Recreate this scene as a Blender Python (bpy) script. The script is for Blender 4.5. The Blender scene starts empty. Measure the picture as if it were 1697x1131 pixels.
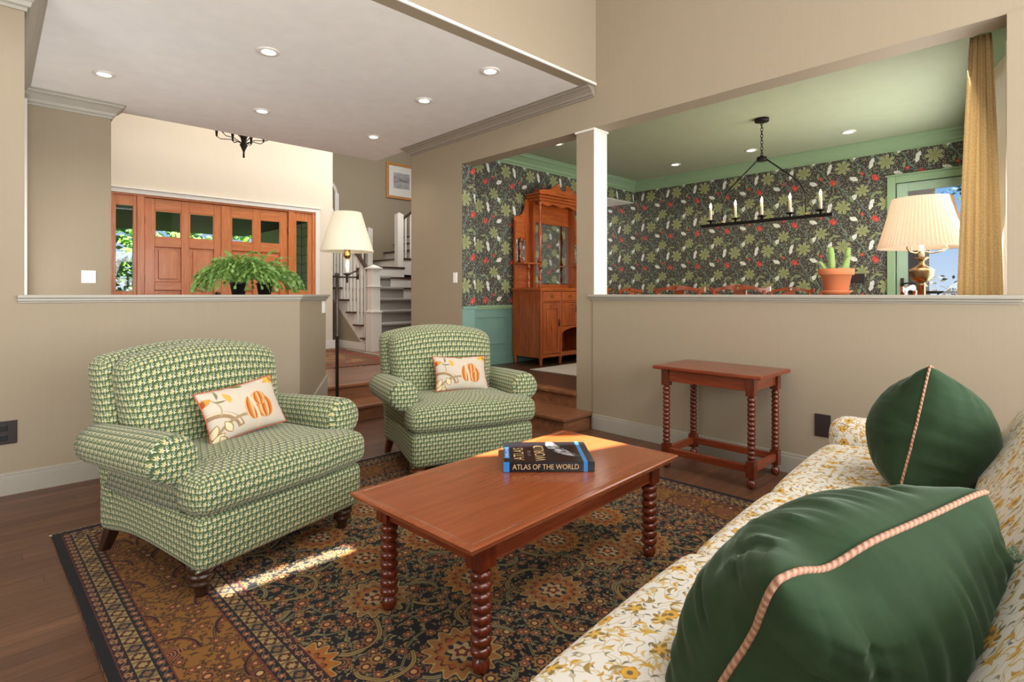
import bpy, math, random
from mathutils import Vector, Matrix, noise

C = bpy.context.scene.collection
S = bpy.context.scene
PI = math.pi
random.seed(7)


def lin(c):
    if isinstance(c, str):
        c = [int(c[i:i + 2], 16) / 255 for i in (0, 2, 4)]
    return tuple(((x / 12.92) if x <= 0.04045 else ((x + 0.055) / 1.055) ** 2.4) for x in c[:3]) + (1.0,)


# ------------------------------------------------------------------ camera, sky, sun, lights, exposure
cd = bpy.data.cameras.new('camera')
cam = bpy.data.objects.new('camera', cd)
C.objects.link(cam)
cd.sensor_width = 36
cd.lens = 36 * 903 / 1697
cd.shift_y = -(565.5 - 487) / 1697
cd.clip_start = 0.02
CAM_H = 1.30
cam.location = (0, 0, CAM_H)
cam.rotation_euler = (math.radians(90), 0, -math.atan2(.692, .7218))
S.camera = cam

S.view_settings.view_transform = 'Standard'
S.view_settings.look = 'None'
S.view_settings.gamma = 1
S.view_settings.exposure = 0.0
S.view_settings.use_curve_mapping = False
S.cycles.max_bounces = 7
S.cycles.diffuse_bounces = 4
S.cycles.glossy_bounces = 4
S.cycles.sample_clamp_indirect = 6
S.cycles.caustics_reflective = False
S.cycles.caustics_refractive = False

w = bpy.data.worlds.new('sky')
S.world = w
w.use_nodes = True
nt = w.node_tree
nt.nodes.clear()
wo = nt.nodes.new('ShaderNodeOutputWorld')
bg = nt.nodes.new('ShaderNodeBackground')
tc = nt.nodes.new('ShaderNodeTexCoord')
sx = nt.nodes.new('ShaderNodeSeparateXYZ')
rp = nt.nodes.new('ShaderNodeValToRGB')
nt.links.new(tc.outputs['Generated'], sx.inputs[0])
nt.links.new(sx.outputs['Z'], rp.inputs[0])
rp.color_ramp.elements[0].position = 0.0
rp.color_ramp.elements[0].color = lin('cfe4f8')
rp.color_ramp.elements[1].position = 0.22
rp.color_ramp.elements[1].color = lin('4aa3f0')
nt.links.new(rp.outputs[0], bg.inputs[0])
bg.inputs[1].default_value = 1.0
nt.links.new(bg.outputs[0], wo.inputs[0])


def light(name, kind, loc, energy, color=(1, 1, 1), target=None, size=1, size_y=None, angle=None, blend=.6):
    d = bpy.data.lights.new(name, kind)
    d.energy = energy
    d.color = color
    o = bpy.data.objects.new(name, d)
    C.objects.link(o)
    o.location = loc
    if kind == 'AREA':
        d.shape = 'RECTANGLE'
        d.size = size
        d.size_y = size_y or size
    elif kind == 'SUN':
        d.angle = math.radians(angle or .5)
    elif kind == 'SPOT':
        d.spot_size = math.radians(angle or 100)
        d.spot_blend = blend
        d.shadow_soft_size = size
    else:
        d.shadow_soft_size = size
    if target is not None:
        v = Vector(target) - Vector(loc)
        o.rotation_euler = v.to_track_quat('-Z', 'Y').to_euler()
    return o


DAY = (1.0, .985, .965)
WARM = (1.0, .86, .68)
# sun; it reaches the living room only through the slots added high in wall_back
SUN_DIR = Vector((.02, .84, -1.0))
sun = light('sun', 'SUN', (0, -6, 8), 48, (1, .95, .87), angle=.45)
sun.rotation_euler = SUN_DIR.to_track_quat('-Z', 'Y').to_euler()
# daylight from the large windows behind the sofa, in the wall behind the photographer
light('window_daylight', 'AREA', (1.4, -2.7, 1.55), 420, DAY, (1.4, 4, 3.0), 5.6, 2.3)
light('vault_fill', 'AREA', (1.2, -1.2, 4.25), 150, DAY, (1.2, 3.2, 1.3), 4.8, .9)  # soft fill added high under the vault; no window behind it
light('side_ceiling_fill', 'AREA', (-2.5, 2.4, 1.5), 130, DAY, (.2, 4.2, 3.3), 3.2, 1.8)  # added fill aimed up at the low ceiling; the side wall is solid
light('hall_ceiling_fill', 'AREA', (-.25, 6.0, 1.5), 42, DAY, (1.2, 6.0, 2.6), 1.8, 1.6)  # lamp added in the passage to lift the rear ceiling; no window there
# foyer: a tall bright hall
light('foyer_daylight', 'AREA', (2.6, 8.3, 5.2), 84, (1, .97, .93), (2.6, 8.3, 0), 3.0, 1.4)
light('stair_fill', 'AREA', (5.6, 7.5, 4.3), 95, (1, .97, .93), (5.7, 10.2, 1.5), 2.4, 1.6)  # fill lamp added to brighten the stair risers
# dining room daylight: bay window beside the curtain, and the passage to the kitchen
light('bay_daylight', 'AREA', (6.9, .85, 1.95), 75, DAY, (6.3, 4, 2.3), 2.2, 1.6)
light('bay_window_daylight', 'AREA', (4.92, .56, 1.9), 15, DAY, (4.3, 1.0, 1.7), .45, 1.8)
light('kitchen_daylight', 'AREA', (7.6, 7.4, 2.6), 30, DAY, (7.6, 6.4, 1.2), 1.2, 1.2)


# ------------------------------------------------------------------ node expressions
class E:
    """A scalar in a node tree; Python arithmetic on it adds Math nodes."""

    def __init__(self, t, s):
        self.t, self.s = t, s

    def m(self, op, b=None, c=None, clamp=False):
        n = self.t.nodes.new('ShaderNodeMath')
        n.operation = op
        n.use_clamp = clamp
        for i, x in enumerate((self, b, c)):
            if x is None:
                continue
            if isinstance(x, E):
                self.t.links.new(x.s, n.inputs[i])
            else:
                n.inputs[i].default_value = x
        return E(self.t, n.outputs[0])

    def __add__(s, o): return s.m('ADD', o)
    __radd__ = __add__
    def __sub__(s, o): return s.m('SUBTRACT', o)
    def __rsub__(s, o): return s.m('MULTIPLY_ADD', -1.0, o)
    def __mul__(s, o): return s.m('MULTIPLY', o)
    __rmul__ = __mul__
    def __truediv__(s, o): return s.m('DIVIDE', o)
    def __neg__(s): return s.m('MULTIPLY', -1.0)
    def sin(s): return s.m('SINE')
    def cos(s): return s.m('COSINE')
    def abs(s): return s.m('ABSOLUTE')
    def floor(s): return s.m('FLOOR')
    def frac(s): return s.m('FRACT')
    def sqrt(s): return s.m('SQRT')
    def atan2(s, o): return s.m('ARCTAN2', o)
    def pow(s, o): return s.m('POWER', o)
    def min(s, o): return s.m('MINIMUM', o)
    def max(s, o): return s.m('MAXIMUM', o)
    def gt(s, o): return s.m('GREATER_THAN', o)
    def lt(s, o): return s.m('LESS_THAN', o)
    def step(s, soft): return s.m('MULTIPLY_ADD', 1.0 / soft, .5, clamp=True)


class T:
    """A material under construction."""

    def __init__(self, name, rough=.6, **kw):
        self.mat = bpy.data.materials.new(name)
        self.mat.use_nodes = True
        self.t = self.mat.node_tree
        self.b = self.t.nodes['Principled BSDF']
        self.b.inputs['Roughness'].default_value = rough
        for k, v in kw.items():
            self.b.inputs[k.replace('_', ' ')].default_value = v

    def link(s, a, b): s.t.links.new(a, b)

    def uv(s):
        n = s.t.nodes.new('ShaderNodeUVMap')
        n.uv_map = 'UVMap'
        return s.split(n.outputs[0])

    def obj(s):
        n = s.t.nodes.new('ShaderNodeTexCoord')
        return s.split(n.outputs['Object'])

    def split(s, sock):
        n = s.t.nodes.new('ShaderNodeSeparateXYZ')
        s.link(sock, n.inputs[0])
        return [E(s.t, n.outputs[i]) for i in range(3)]

    def vec(s, x, y, z=0.0):
        n = s.t.nodes.new('ShaderNodeCombineXYZ')
        for i, v in enumerate((x, y, z)):
            if isinstance(v, E):
                s.link(v.s, n.inputs[i])
            else:
                n.inputs[i].default_value = v
        return n.outputs[0]

    def noise(s, vec, scale, detail=2.0, rough=.5, dist=0.0):
        n = s.t.nodes.new('ShaderNodeTexNoise')
        s.link(vec, n.inputs['Vector'])
        n.inputs['Scale'].default_value = scale
        n.inputs['Detail'].default_value = detail
        n.inputs['Roughness'].default_value = rough
        n.inputs['Distortion'].default_value = dist
        return E(s.t, n.outputs[0])

    def vor(s, x, y, scale, rand=1.0):
        """2D cells: local offset from the cell's point, and three random numbers per cell."""
        n = s.t.nodes.new('ShaderNodeTexVoronoi')
        n.voronoi_dimensions = '2D'
        s.link(s.vec(x, y), n.inputs['Vector'])
        n.inputs['Scale'].default_value = scale
        n.inputs['Randomness'].default_value = rand
        p = s.split(n.outputs['Position'])
        c = s.split(n.outputs['Color'])
        return x - p[0], y - p[1], c

    def edge(s, x, y, scale, rand=1.0):
        n = s.t.nodes.new('ShaderNodeTexVoronoi')
        n.voronoi_dimensions = '2D'
        n.feature = 'DISTANCE_TO_EDGE'
        s.link(s.vec(x, y), n.inputs['Vector'])
        n.inputs['Scale'].default_value = scale
        n.inputs['Randomness'].default_value = rand
        return E(s.t, n.outputs[0])

    def mix(s, fac, a, b):
        n = s.t.nodes.new('ShaderNodeMix')
        n.data_type = 'RGBA'
        if isinstance(fac, E):
            s.link(fac.s, n.inputs[0])
        else:
            n.inputs[0].default_value = fac
        for i, c in ((6, a), (7, b)):
            if isinstance(c, (str, tuple, list)):
                n.inputs[i].default_value = lin(c) if isinstance(c, str) else tuple(c)
            else:
                s.link(c, n.inputs[i])
        return n.outputs[2]

    def col(s, c):
        if isinstance(c, (str, tuple)):
            s.b.inputs['Base Color'].default_value = lin(c) if isinstance(c, str) else c
        else:
            s.link(c, s.b.inputs['Base Color'])
        return s

    def bump(s, h, strength=.3, dist=.01):
        n = s.t.nodes.new('ShaderNodeBump')
        n.inputs['Strength'].default_value = strength
        n.inputs['Distance'].default_value = dist
        s.link(h.s, n.inputs['Height'])
        s.link(n.outputs[0], s.b.inputs['Normal'])
        return s


def rot(u, v, a):
    ca, sa = (a.cos(), a.sin()) if isinstance(a, E) else (math.cos(a), math.sin(a))
    return u * ca + v * sa, v * ca - u * sa


def blossom(u, v, R, n, amp, soft, ph=0.0):
    """Petalled disc: 1 inside, 0 outside; also its radius field."""
    r = (u * u + v * v).sqrt()
    th = v.atan2(u)
    return ((th * float(n) + ph).cos() * (R * amp) + R - r).step(soft), r


def leafshape(u, v, L, W, soft, bend=0.0):
    """Pointed leaf along u, bent by a parabola."""
    a = u * (1.0 / L)
    a2 = a * a
    if bend:
        v = v - a2 * bend
    return ((1.0 - a2) * W - v.abs()).step(soft)


def plain(name, c, rough=.6, bumps=0, bscale=300, **kw):
    t = T(name, rough, **kw)
    o = t.vec(*t.obj())
    n = t.noise(o, 6, 3)
    cc = lin(c)
    t.col(t.mix(n, tuple(x * .93 for x in cc[:3]) + (1,), tuple(min(1, x * 1.06) for x in cc[:3]) + (1,)))
    if bumps:
        t.bump(t.noise(o, bscale, 2), bumps, .002)
    return t.mat


def emit(name, c, strength):
    m = bpy.data.materials.new(name)
    m.use_nodes = True
    b = m.node_tree.nodes['Principled BSDF']
    b.inputs['Base Color'].default_value = lin(c)
    b.inputs['Emission Color'].default_value = lin(c)
    b.inputs['Emission Strength'].default_value = strength
    return m


def wood(name, c1, c2, c3, axis=0, rough=.35, scale=1.0, coat=0.0, plankw=0.0, plankl=1.2, cross=1, bmp=.12):
    """Grain along the given object axis; optional planks laid along it."""
    t = T(name, rough)
    p = t.obj()
    a = p[axis]
    others = [p[i] for i in range(3) if i != axis]
    x, y = others
    off = 0.0
    if plankw:
        x = p[cross]
        row = (x / plankw).floor()
        rv = ((row * 12.9898).sin() * 43758.5453).frac()
        al = a / plankl + rv * 7.3
        cellx = al.floor()
        rnd = ((row * 78.233 + cellx * 37.719).sin() * 43758.5453).frac()
        off = rnd * 17.0
        aa = a + off
    else:
        aa = a
    gv = t.vec(aa * (1.2 * scale), x * (14 * scale) + (off if plankw else 0.0), y * (14 * scale))
    g = t.noise(gv, 1.6, 6, .65, .6)
    fine = t.noise(t.vec(aa * (6 * scale), x * (160 * scale), y * (160 * scale)), 1.0, 3, .6)
    col = t.mix((g - .32).m('MULTIPLY', 2.4, clamp=True), c1, c2)
    col = t.mix(((fine - .48) * 3.0).m('MULTIPLY', 1.0, clamp=True), col, c3)
    h = fine
    if plankw:
        col2 = t.mix(rnd, t.mix(.6, col, c1), t.mix(.25, col, c2))
        fx = (x / plankw).frac()
        gap = (fx - .5).abs().gt(.478).max((al.frac() - .5).abs().gt(.4985))
        col = t.mix(gap * .75, col2, '20130d')
        h = fine * .3 - gap
    t.col(col)
    t.bump(h, bmp, .002)
    if coat:
        t.b.inputs['Coat Weight'].default_value = coat
        t.b.inputs['Coat Roughness'].default_value = .12
    return t.mat


# ------------------------------------------------------------------ materials
M = {}


def wallpaint(name, c, streak=.06):
    t = T(name, .75)
    x, y, z = t.obj()
    n = t.noise(t.vec((x + y) * 42.0, (x - y) * 42.0, z * 1.2), 1.0, 3, .6)
    n2 = t.noise(t.vec(x, y, z), 260, 2)
    cc = lin(c)
    t.col(t.mix(n, tuple(v * (1 - streak) for v in cc[:3]) + (1,), tuple(min(1, v * (1 + streak)) for v in cc[:3]) + (1,)))
    t.bump(n2, .12, .002)
    return t.mat


M['taupe'] = wallpaint('taupe_wall_paint', '9b8d77', .035)
M['cream'] = wallpaint('pale_cream_wall_paint', 'd8cbb6', .03)
M['ceiling'] = plain('ceiling_white', 'f0eeea', .85)
M['trim_white'] = plain('white_trim_paint', 'e0dbd2', .45)
M['trim_taupe'] = plain('taupe_trim_paint', 'a59f92', .45)
M['trim_dark'] = plain('grey_taupe_trim_paint', '8f8578', .45)
M['green_ceiling'] = plain('sage_green_ceiling_paint', 'a6ae90', .7)
M['green_trim'] = plain('sage_green_trim_paint', '89a37e', .45)
M['green_door'] = plain('sage_green_door_paint', '9db59b', .4)
M['wainscot'] = plain('blue_green_wainscot_paint', '6d9082', .45)
M['black_metal'] = plain('black_iron', '26221f', .45, Metallic=.7)
M['bronze'] = plain('dark_bronze', '4a3f38', .4, Metallic=.75)
M['brass'] = plain('brass', 'b9924f', .25, Metallic=1.0)
M['pewter_brass'] = plain('aged_brass', 'a58f6a', .28, Metallic=1.0)
M['dark_plate'] = plain('dark_brown_plate', '2b2020', .35)
M['white_plate'] = plain('white_plastic', 'f2efe8', .35)
M['black_plastic'] = plain('black_plastic', '101012', .3)
M['candle'] = plain('ivory_candle_sleeve', 'f0e0b8', .5)
M['bulb'] = emit('glowing_bulb', 'ffd9a0', 30)
M['downlight'] = emit('downlight_lens', 'fff4e2', 14)
M['terracotta'] = plain('terracotta', 'c9764a', .8, .2, 200)
M['soil'] = plain('soil', '3a2b20', .95, .6, 120)
M['carpet'] = plain('grey_stair_carpet', '958f88', .95, .8, 220)
M['dark_wood'] = wood('dark_walnut', '2c1b12', '4a2f20', '1d110b', 2, .3)
M['tread'] = wood('dark_stained_tread', '3a2015', '5a3524', '2a160e', 0, .35)
M['chair_foot_lit'] = wood('lit_walnut_foot', '6e3d1e', '935a30', '4e2a13', 2, .3)  # same wood as the dark feet; light falling on it is in the colour
M['floor'] = wood('oak_floor_boards', '46291b', '7a5238', '2c1a13', 0, .42, 1.0, .1, .083, 1.3, 1)
M['floor_y'] = wood('oak_dining_floor_boards', '3c251b', '5d3c2a', '281711', 1, .42, 1.0, .1, .083, 1.3, 0)
M['floor_foyer'] = wood('oak_hall_boards', '5c3a28', '92664a', '402619', 0, .36, 1.0, .2, .083, 1.3, 1)
M['step'] = wood('oak_step', '6b4029', '9b6845', '4c2c1c', 0, .35, .8, .2)
M['step_y'] = wood('oak_step_across', '57311f', '7d4f33', '3c2216', 1, .35, .8, .2)
M['cherry'] = wood('cherry_table_top', '84401d', '98502a', '7e3d1c', 0, .22, .8, .4, bmp=.03)
M['cherry_v'] = wood('cherry_turned', '521e0f', '7a331a', '34100a', 2, .25, 1.2, .3)
M['cherry_h'] = wood('cherry_rail', '6c2c15', '96492a', '4a1b0c', 0, .28, 1, .3)
M['cherry_y'] = wood('cherry_rail_across', '6c2713', '8f4122', '4a1b0c', 1, .28, 1, .3)
M['hutch'] = wood('golden_mahogany', '8a3a14', 'bd6228', '5c220c', 2, .28, 1, .3)
M['hutch_x'] = wood('golden_mahogany_across', '9a4316', 'c56a2c', '6d2a0e', 0, .28, 1, .3)
M['fir'] = wood('fir_upright', 'bd6a36', 'd98b52', 'a4552a', 2, .35, 1, .2)
M['fir_x'] = wood('fir_across', 'bd6a36', 'd98b52', 'a4552a', 0, .35, 1, .2)
M['oak_frame'] = wood('honey_oak_frame', 'b0763a', 'cf9a5a', '8f5a28', 0, .35)
M['dining_chair'] = wood('reddish_chair_wood', '8c3a1c', 'b05a32', '662812', 1, .22, 1, .5)
M['siding'] = plain('olive_siding', 'a3a074', .7)
M['porch'] = plain('dark_porch_soffit', '3a342c', .8)
M['house_wall'] = plain('brown_house_wall', '6b5a48', .7)
M['grass'] = plain('lawn', '4c6a34', .9)
M['mirror'] = plain('mirror', 'e8ecec', .04, Metallic=1.0)


def glass():
    m = bpy.data.materials.new('window_glass')
    m.use_nodes = True
    t = m.node_tree
    t.nodes.clear()
    o = t.nodes.new('ShaderNodeOutputMaterial')
    a = t.nodes.new('ShaderNodeBsdfTransparent')
    g = t.nodes.new('ShaderNodeBsdfGlossy')
    g.inputs['Roughness'].default_value = .02
    f = t.nodes.new('ShaderNodeFresnel')
    f.inputs[0].default_value = 1.35
    x = t.nodes.new('ShaderNodeMixShader')
    t.links.new(f.outputs[0], x.inputs[0])
    t.links.new(a.outputs[0], x.inputs[1])
    t.links.new(g.outputs[0], x.inputs[2])
    t.links.new(x.outputs[0], o.inputs[0])
    return m


M['glass'] = glass()


def wallpaper():
    t = T('floral_wallpaper', .7)
    u, v, _ = t.uv()
    nz = t.noise(t.vec(u, v), 9, 1) - .5
    W, H = .50, .54
    col = '37322f'
    # scattered small flecks
    fu, fv, fc = t.vor(u, v, 44)
    fr = (fu * fu + fv * fv).sqrt()
    col = t.mix((.0045 - fr).step(.002), col, '9a927c')
    # small background leaves
    gu, gv, gc = t.vor(u, v, 17, .9)
    ru, rv = rot(gu, gv, gc[0] * 6.28)
    col = t.mix(leafshape(ru, rv, .026, .0085, .002, .008) * gc[1].gt(.25), col, t.mix(gc[2], '59664a', '7d8664'))
    # teal stems winding upwards, with branches
    y = v / H
    for ph, amp, wd in ((0.0, .085, .0055), (.5, .06, .0045)):
        su = (u + (t.noise(t.vec(v, u), 4.5, 1) - .5) * .14 + ((y * 2 + ph * 2) * PI).sin() * amp + ((y * 4 + ph) * PI).sin() * .018 + W * ph) / W
        d = ((su - .5).frac() - .5).abs() * W
        col = t.mix((wd - d).step(.002), col, '64857c')
    sv = (v - u * .55 + (u * (2 * PI / W)).sin() * .07 + (t.noise(t.vec(u, v), 5.5, 1) - .5) * .30) / H
    d = ((sv - .25).frac() - .5).abs() * H
    seg = (((u / W) - .1).frac() - .5).abs().lt(.3)
    col = t.mix((.0045 - d).step(.002) * seg, col, '5f7d73')
    # two interleaved half-drop tiles of motifs
    for ox, oy, motifs in (
        (0, 0, [('palm', 0, .05, .10, .2), ('red', .13, -.13, .036, 0), ('white', -.13, .17, .058, 2.3),
                ('leaf', -.12, -.12, .06, .6), ('leaf', .15, .17, .05, 2.2), ('white', .17, .03, .05, 1.9),
                ('leaf', -.19, -.02, .045, 1.7)]),
        (W / 2, H / 2, [('palm', .02, -.02, .085, 1.0), ('red', -.14, .12, .034, 1), ('white', .12, .15, .058, .4),
                        ('white', -.09, -.19, .052, 2.0), ('leaf', .15, -.12, .055, 1.2), ('leaf', -.17, -.07, .05, .2),
                        ('red', .02, .205, .022, 0)]),
    ):
        cu = (((u + ox) / W).frac() - .5) * W + nz * .012
        cv = (((v + oy) / H).frac() - .5) * H
        for kind, mx, my, R, a in motifs:
            du, dv = cu - mx, cv - my
            if kind == 'palm':
                r = (du * du + dv * dv).sqrt()
                th = dv.atan2(du)
                lobe = ((th * 3.5 + a).cos().abs()).pow(.8)
                m = (lobe * (R * .85) + R * .16 - r).step(.003)
                vein = ((th * 3.5 + a).cos().abs()).gt(.985)
                col = t.mix(m, col, t.mix(r / R, '7b8454', 'b0b07c'))
                col = t.mix(m * vein, col, '56643e')
            elif kind == 'red':
                m, r = blossom(du, dv, R, 8, .16, .003)
                col = t.mix(m, col, t.mix((r / R).m('MULTIPLY', 1.0, clamp=True), 'd8594c', 'a5322c'))
                m, r = blossom(du, dv, R * .45, 5, .3, .003)
                col = t.mix(m, col, 'c64238')
                col = t.mix((R * .14 - r).step(.002), col, 'e0b070')
            elif kind == 'white':
                ru, rv = rot(du, dv, a)
                lump = t.noise(t.vec(u, v), 90, 1)
                m = ((1.0 - (ru / R) * (ru / R)) * (R * .5) - rv.abs() + (lump - .55) * .02).step(.003)
                col = t.mix(m, col, t.mix(lump.gt(.5), 'b9b9b0', 'ecece4'))
            else:
                ru, rv = rot(du, dv, a)
                m = leafshape(ru, rv, R, R * .34, .003, R * .25)
                col = t.mix(m, col, '7f8a5e')
    t.col(col)
    t.bump(t.noise(t.vec(u, v), 400, 2), .1, .001)
    return t.mat


M['wallpaper'] = wallpaper()


def chair_fabric():
    t = T('green_sprig_weave', .9)
    u, v, _ = t.uv()
    p, q = .040, .0275
    row = (v / q).floor()
    cu = (((u / p) + row * .5).frac() - .5) * p
    cv = ((v / q).frac() - .5) * q
    nz = (t.noise(t.vec(u, v), 120, 1) - .5) * .004
    col = t.mix(t.noise(t.vec(u, v), 60, 2), '37492f', '4b5c3c')
    # olive leaf beside each flower
    ru, rv = rot(cu + .006, cv - .008, .5)
    col = t.mix(leafshape(ru, rv, .012, .0042, .002), col, '6f7f45')
    ru, rv = rot(cu + .013, cv + .006, 2.4)
    col = t.mix(leafshape(ru, rv, .009, .0035, .002), col, '8f9658')
    m, r = blossom(cu + .0055 + nz, cv + .001, .0072, 5, .42, .0024, .7)
    col = t.mix(m, col, 'ccc39a')
    col = t.mix((.003 - r).step(.002), col, 'bfa565')
    m, r = blossom(cu - .0105, cv + nz + .004, .0047, 3, .5, .002, .2)
    col = t.mix(m, col, 'c9ceb2')
    r2 = ((cu - .012) * (cu - .012) + (cv - .0075) * (cv - .0075)).sqrt()
    col = t.mix(((r2 - .0042).abs() * -1 + .0011).step(.001), col, 'b7c2a6')
    t.col(col)
    t.bump(t.noise(t.vec(u, v), 900, 2), .35, .0015)
    t.b.inputs['Sheen Weight'].default_value = .15
    return t.mat


M['chair_fabric'] = chair_fabric()


def sofa_fabric():
    t = T('cream_floral_linen', .9)
    u, v, _ = t.uv()
    n1 = t.noise(t.vec(u, v), 9, 2)
    n2 = t.noise(t.vec(u + 5.0, v), 9, 2)
    du, dv = u + (n1 - .5) * .05, v + (n2 - .5) * .05
    col = 'dcd8cf'
    q = t.noise(t.vec(u + 11.0, v), 15, 1)
    col = t.mix(((q - .5).abs() * -1 + .009).step(.009), col, 'b9ad93')
    q = t.noise(t.vec(u, v + 7.0), 12, 1)
    col = t.mix(((q - .47).abs() * -1 + .009).step(.009), col, 'c9b27c')
    # small grey-brown leaves
    for sc, L, c1, c2, lo in ((38, .0105, '6f6d5e', '8f8a78', .5), (34, .0125, 'b98d38', 'cdb070', .5), (25, .017, 'c3953a', 'cbb070', .38), (21, .020, 'c89e44', '96804a', .5)):
        lu, lv, lc = t.vor(u + sc * .1, v, sc)
        ru, rv = rot(lu, lv, lc[0] * 6.28)
        col = t.mix(leafshape(ru, rv, L, L * .27, .002, L * .6) * lc[1].gt(lo), col, t.mix(lc[2].gt(.6), c1, c2))
    fu, fv, fc = t.vor(u, v, 8.5, .8)
    ok = fc[0].gt(.3)
    m, r = blossom(fu, fv, .019, 6, .1, .002)
    col = t.mix(m * ok, col, t.mix((r * 34.0).frac().gt(.55), 'd2a23c', 'b98628'))
    col = t.mix((.0065 - r).step(.002) * ok, col, '6d6047')
    fu, fv, fc = t.vor(u + 2.2, v + 1.1, 6.8, .8)
    ok = fc[0].gt(.35)
    m, r = blossom(fu, fv, .018, 5, .45, .002)
    col = t.mix(m * ok, col, '8c7440')
    m, r = blossom(fu, fv, .012, 5, .45, .002, 2.5)
    col = t.mix(m * ok, col, 'd5ab4e')
    t.col(col)
    t.bump(t.noise(t.vec(u, v), 700, 2), .2, .0015)
    return t.mat


M['sofa_fabric'] = sofa_fabric()


def velvet(name, c1, c2):
    t = T(name, .75)
    p = t.obj()
    n = t.noise(t.vec(*p), 7, 4, .6, 1.5)
    t.col(t.mix(n, c1, c2))
    t.bump(t.noise(t.vec(*p), 500, 2), .2, .001)
    t.b.inputs['Sheen Weight'].default_value = .38
    t.b.inputs['Sheen Roughness'].default_value = .35
    t.b.inputs['Sheen Tint'].default_value = lin('b4c6b4')
    t.b.inputs['Specular IOR Level'].default_value = .15
    return t.mat


M['velvet'] = velvet('green_velvet', '1b2b19', '2f452c')


def cord():
    t = T('twisted_cord', .7)
    u, v, _ = t.uv()
    s = ((v * 420.0 + u * 6.28).sin() * .5 + .5)
    t.col(t.mix(s, '94674f', 'b08770'))
    t.bump(s, .8, .003)
    return t.mat


M['cord'] = cord()
M['red_cord'] = plain('rust_red_cord', 'b4553c', .7)


def boucle():
    t = T('mossy_boucle', .95)
    p = t.vec(*t.obj())
    n = t.noise(p, 160, 3, .7)
    t.col(t.mix((n - .35) * 3.0, '3f5a3c', 'a9b99a'))
    t.bump(n, 1.0, .01)
    return t.mat


M['boucle'] = boucle()


def crewel():
    """Embroidered cushion front: uv in metres, origin at its centre."""
    t = T('crewel_embroidery', .9)
    u, v, _ = t.uv()
    u, v = u * .66, v * .74
    col = t.mix(t.noise(t.vec(u, v), 500, 2), 'bbb09f', 'c8bdac')

    def band(cx, cy, R, wd, a0, a1, c):
        nonlocal col
        du, dv = u - cx, v - cy
        r = (du * du + dv * dv).sqrt()
        th = dv.atan2(du)
        m = ((r - R).abs() * -1 + wd).step(.002) * ((th - (a0 + a1) / 2).abs().lt((a1 - a0) / 2))
        col = t.mix(m, col, c)

    band(-.125, -.085, .085, .0115, .2, 2.6, '92795a')
    band(-.125, -.078, .085, .004, .2, 2.6, 'cdb99e')
    band(-.03, -.15, .12, .006, 1.2, 2.5, '9a8464')
    band(.13, -.06, .10, .011, -.6, 1.0, 'a08a6c')
    band(.045, .075, .035, .004, .3, 3.0, 'd3c3ac')
    band(-.145, .02, .05, .0025, -.6, 1.4, 'a8946f')
    # centre stem
    m = ((u - .02 + (v * 30.0).sin() * .008).abs() * -1 + .006).step(.002) * v.lt(.05)
    # big striped seed pod
    for cx, cy, rx, ry, ph in ((.015, -.01, .034, .05, 0.0), (.06, -.02, .036, .045, .4), (.045, .02, .03, .03, .8)):
        du, dv = (u - cx) / rx, (v - cy) / ry
        r = (du * du + dv * dv).sqrt()
        s = (du / ((1.02 - dv * dv).abs() + .02).sqrt() * 1.35 + ph).frac()
        cc = t.mix(s.gt(.62), t.mix(s.gt(.3), 'ad4c1e', 'bf7a2e'), 'cfa872')
        col = t.mix((1.0 - r).step(.06), col, cc)
    col = t.mix(m, col, 'cdb99e')
    # outlined leaf flower, bottom left
    for cx, cy, a in ((-.12, -.085, .5), (-.085, -.055, 2.0), (-.1, -.1, -1.0), (-.13, -.06, 1.2)):
        ru, rv = rot(u - cx, v - cy, a)
        f = (1.0 - (ru / .026) * (ru / .026)) * .014 - rv.abs()
        col = t.mix(f.step(.0015), col, '8f6a2c')
        col = t.mix((f - .0035).step(.0015), col, 'd6c7a3')
    # buds and leaves
    for cx, cy, a, L, W, c in (
        (-.135, .055, .3, .026, .012, 'c98a2e'), (-.14, .05, 1.0, .018, .008, 'a5501f'), (-.06, .055, 1.8, .024, .011, 'd9a04a'),
        (.115, .085, .4, .028, .009, 'c9952f'), (.115, .085, 2.0, .028, .009, 'd8a840'), (.13, .08, -.9, .02, .008, 'a87824'),
        (-.09, .075, 1.4, .02, .005, '77774f'), (-.09, .045, -.1, .022, .004, '77774f'),
        (-.055, .108, .1, .035, .012, '56602f'), (-.02, .1, -.5, .035, .010, '6d7640'),
        (-.16, .115, .1, .05, .018, '4c4a22'), (-.17, .12, .6, .03, .010, '9a7a2e'),
        (.15, .125, .1, .045, .014, '6a6230'), (.16, .12, .8, .025, .009, 'a87830'),
        (.155, -.11, .5, .035, .012, '4f5a38'), (.12, -.12, .2, .03, .009, '4c4a22'), (-.02, -.12, .4, .022, .008, '5b4a28'),
        (.17, .03, 1.9, .03, .010, 'd9b070'), (.19, -.05, 1.5, .035, .012, 'dcc38a'),
    ):
        ru, rv = rot(u - cx, v - cy, a)
        col = t.mix(leafshape(ru, rv, L, W, .002, L * .15), col, c)
    t.col(col)
    t.bump(t.noise(t.vec(u, v), 500, 2), .3, .0015)
    return t.mat


M['crewel'] = crewel()
M['linen'] = plain('oatmeal_linen', 'd9cfba', .9)


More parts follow.
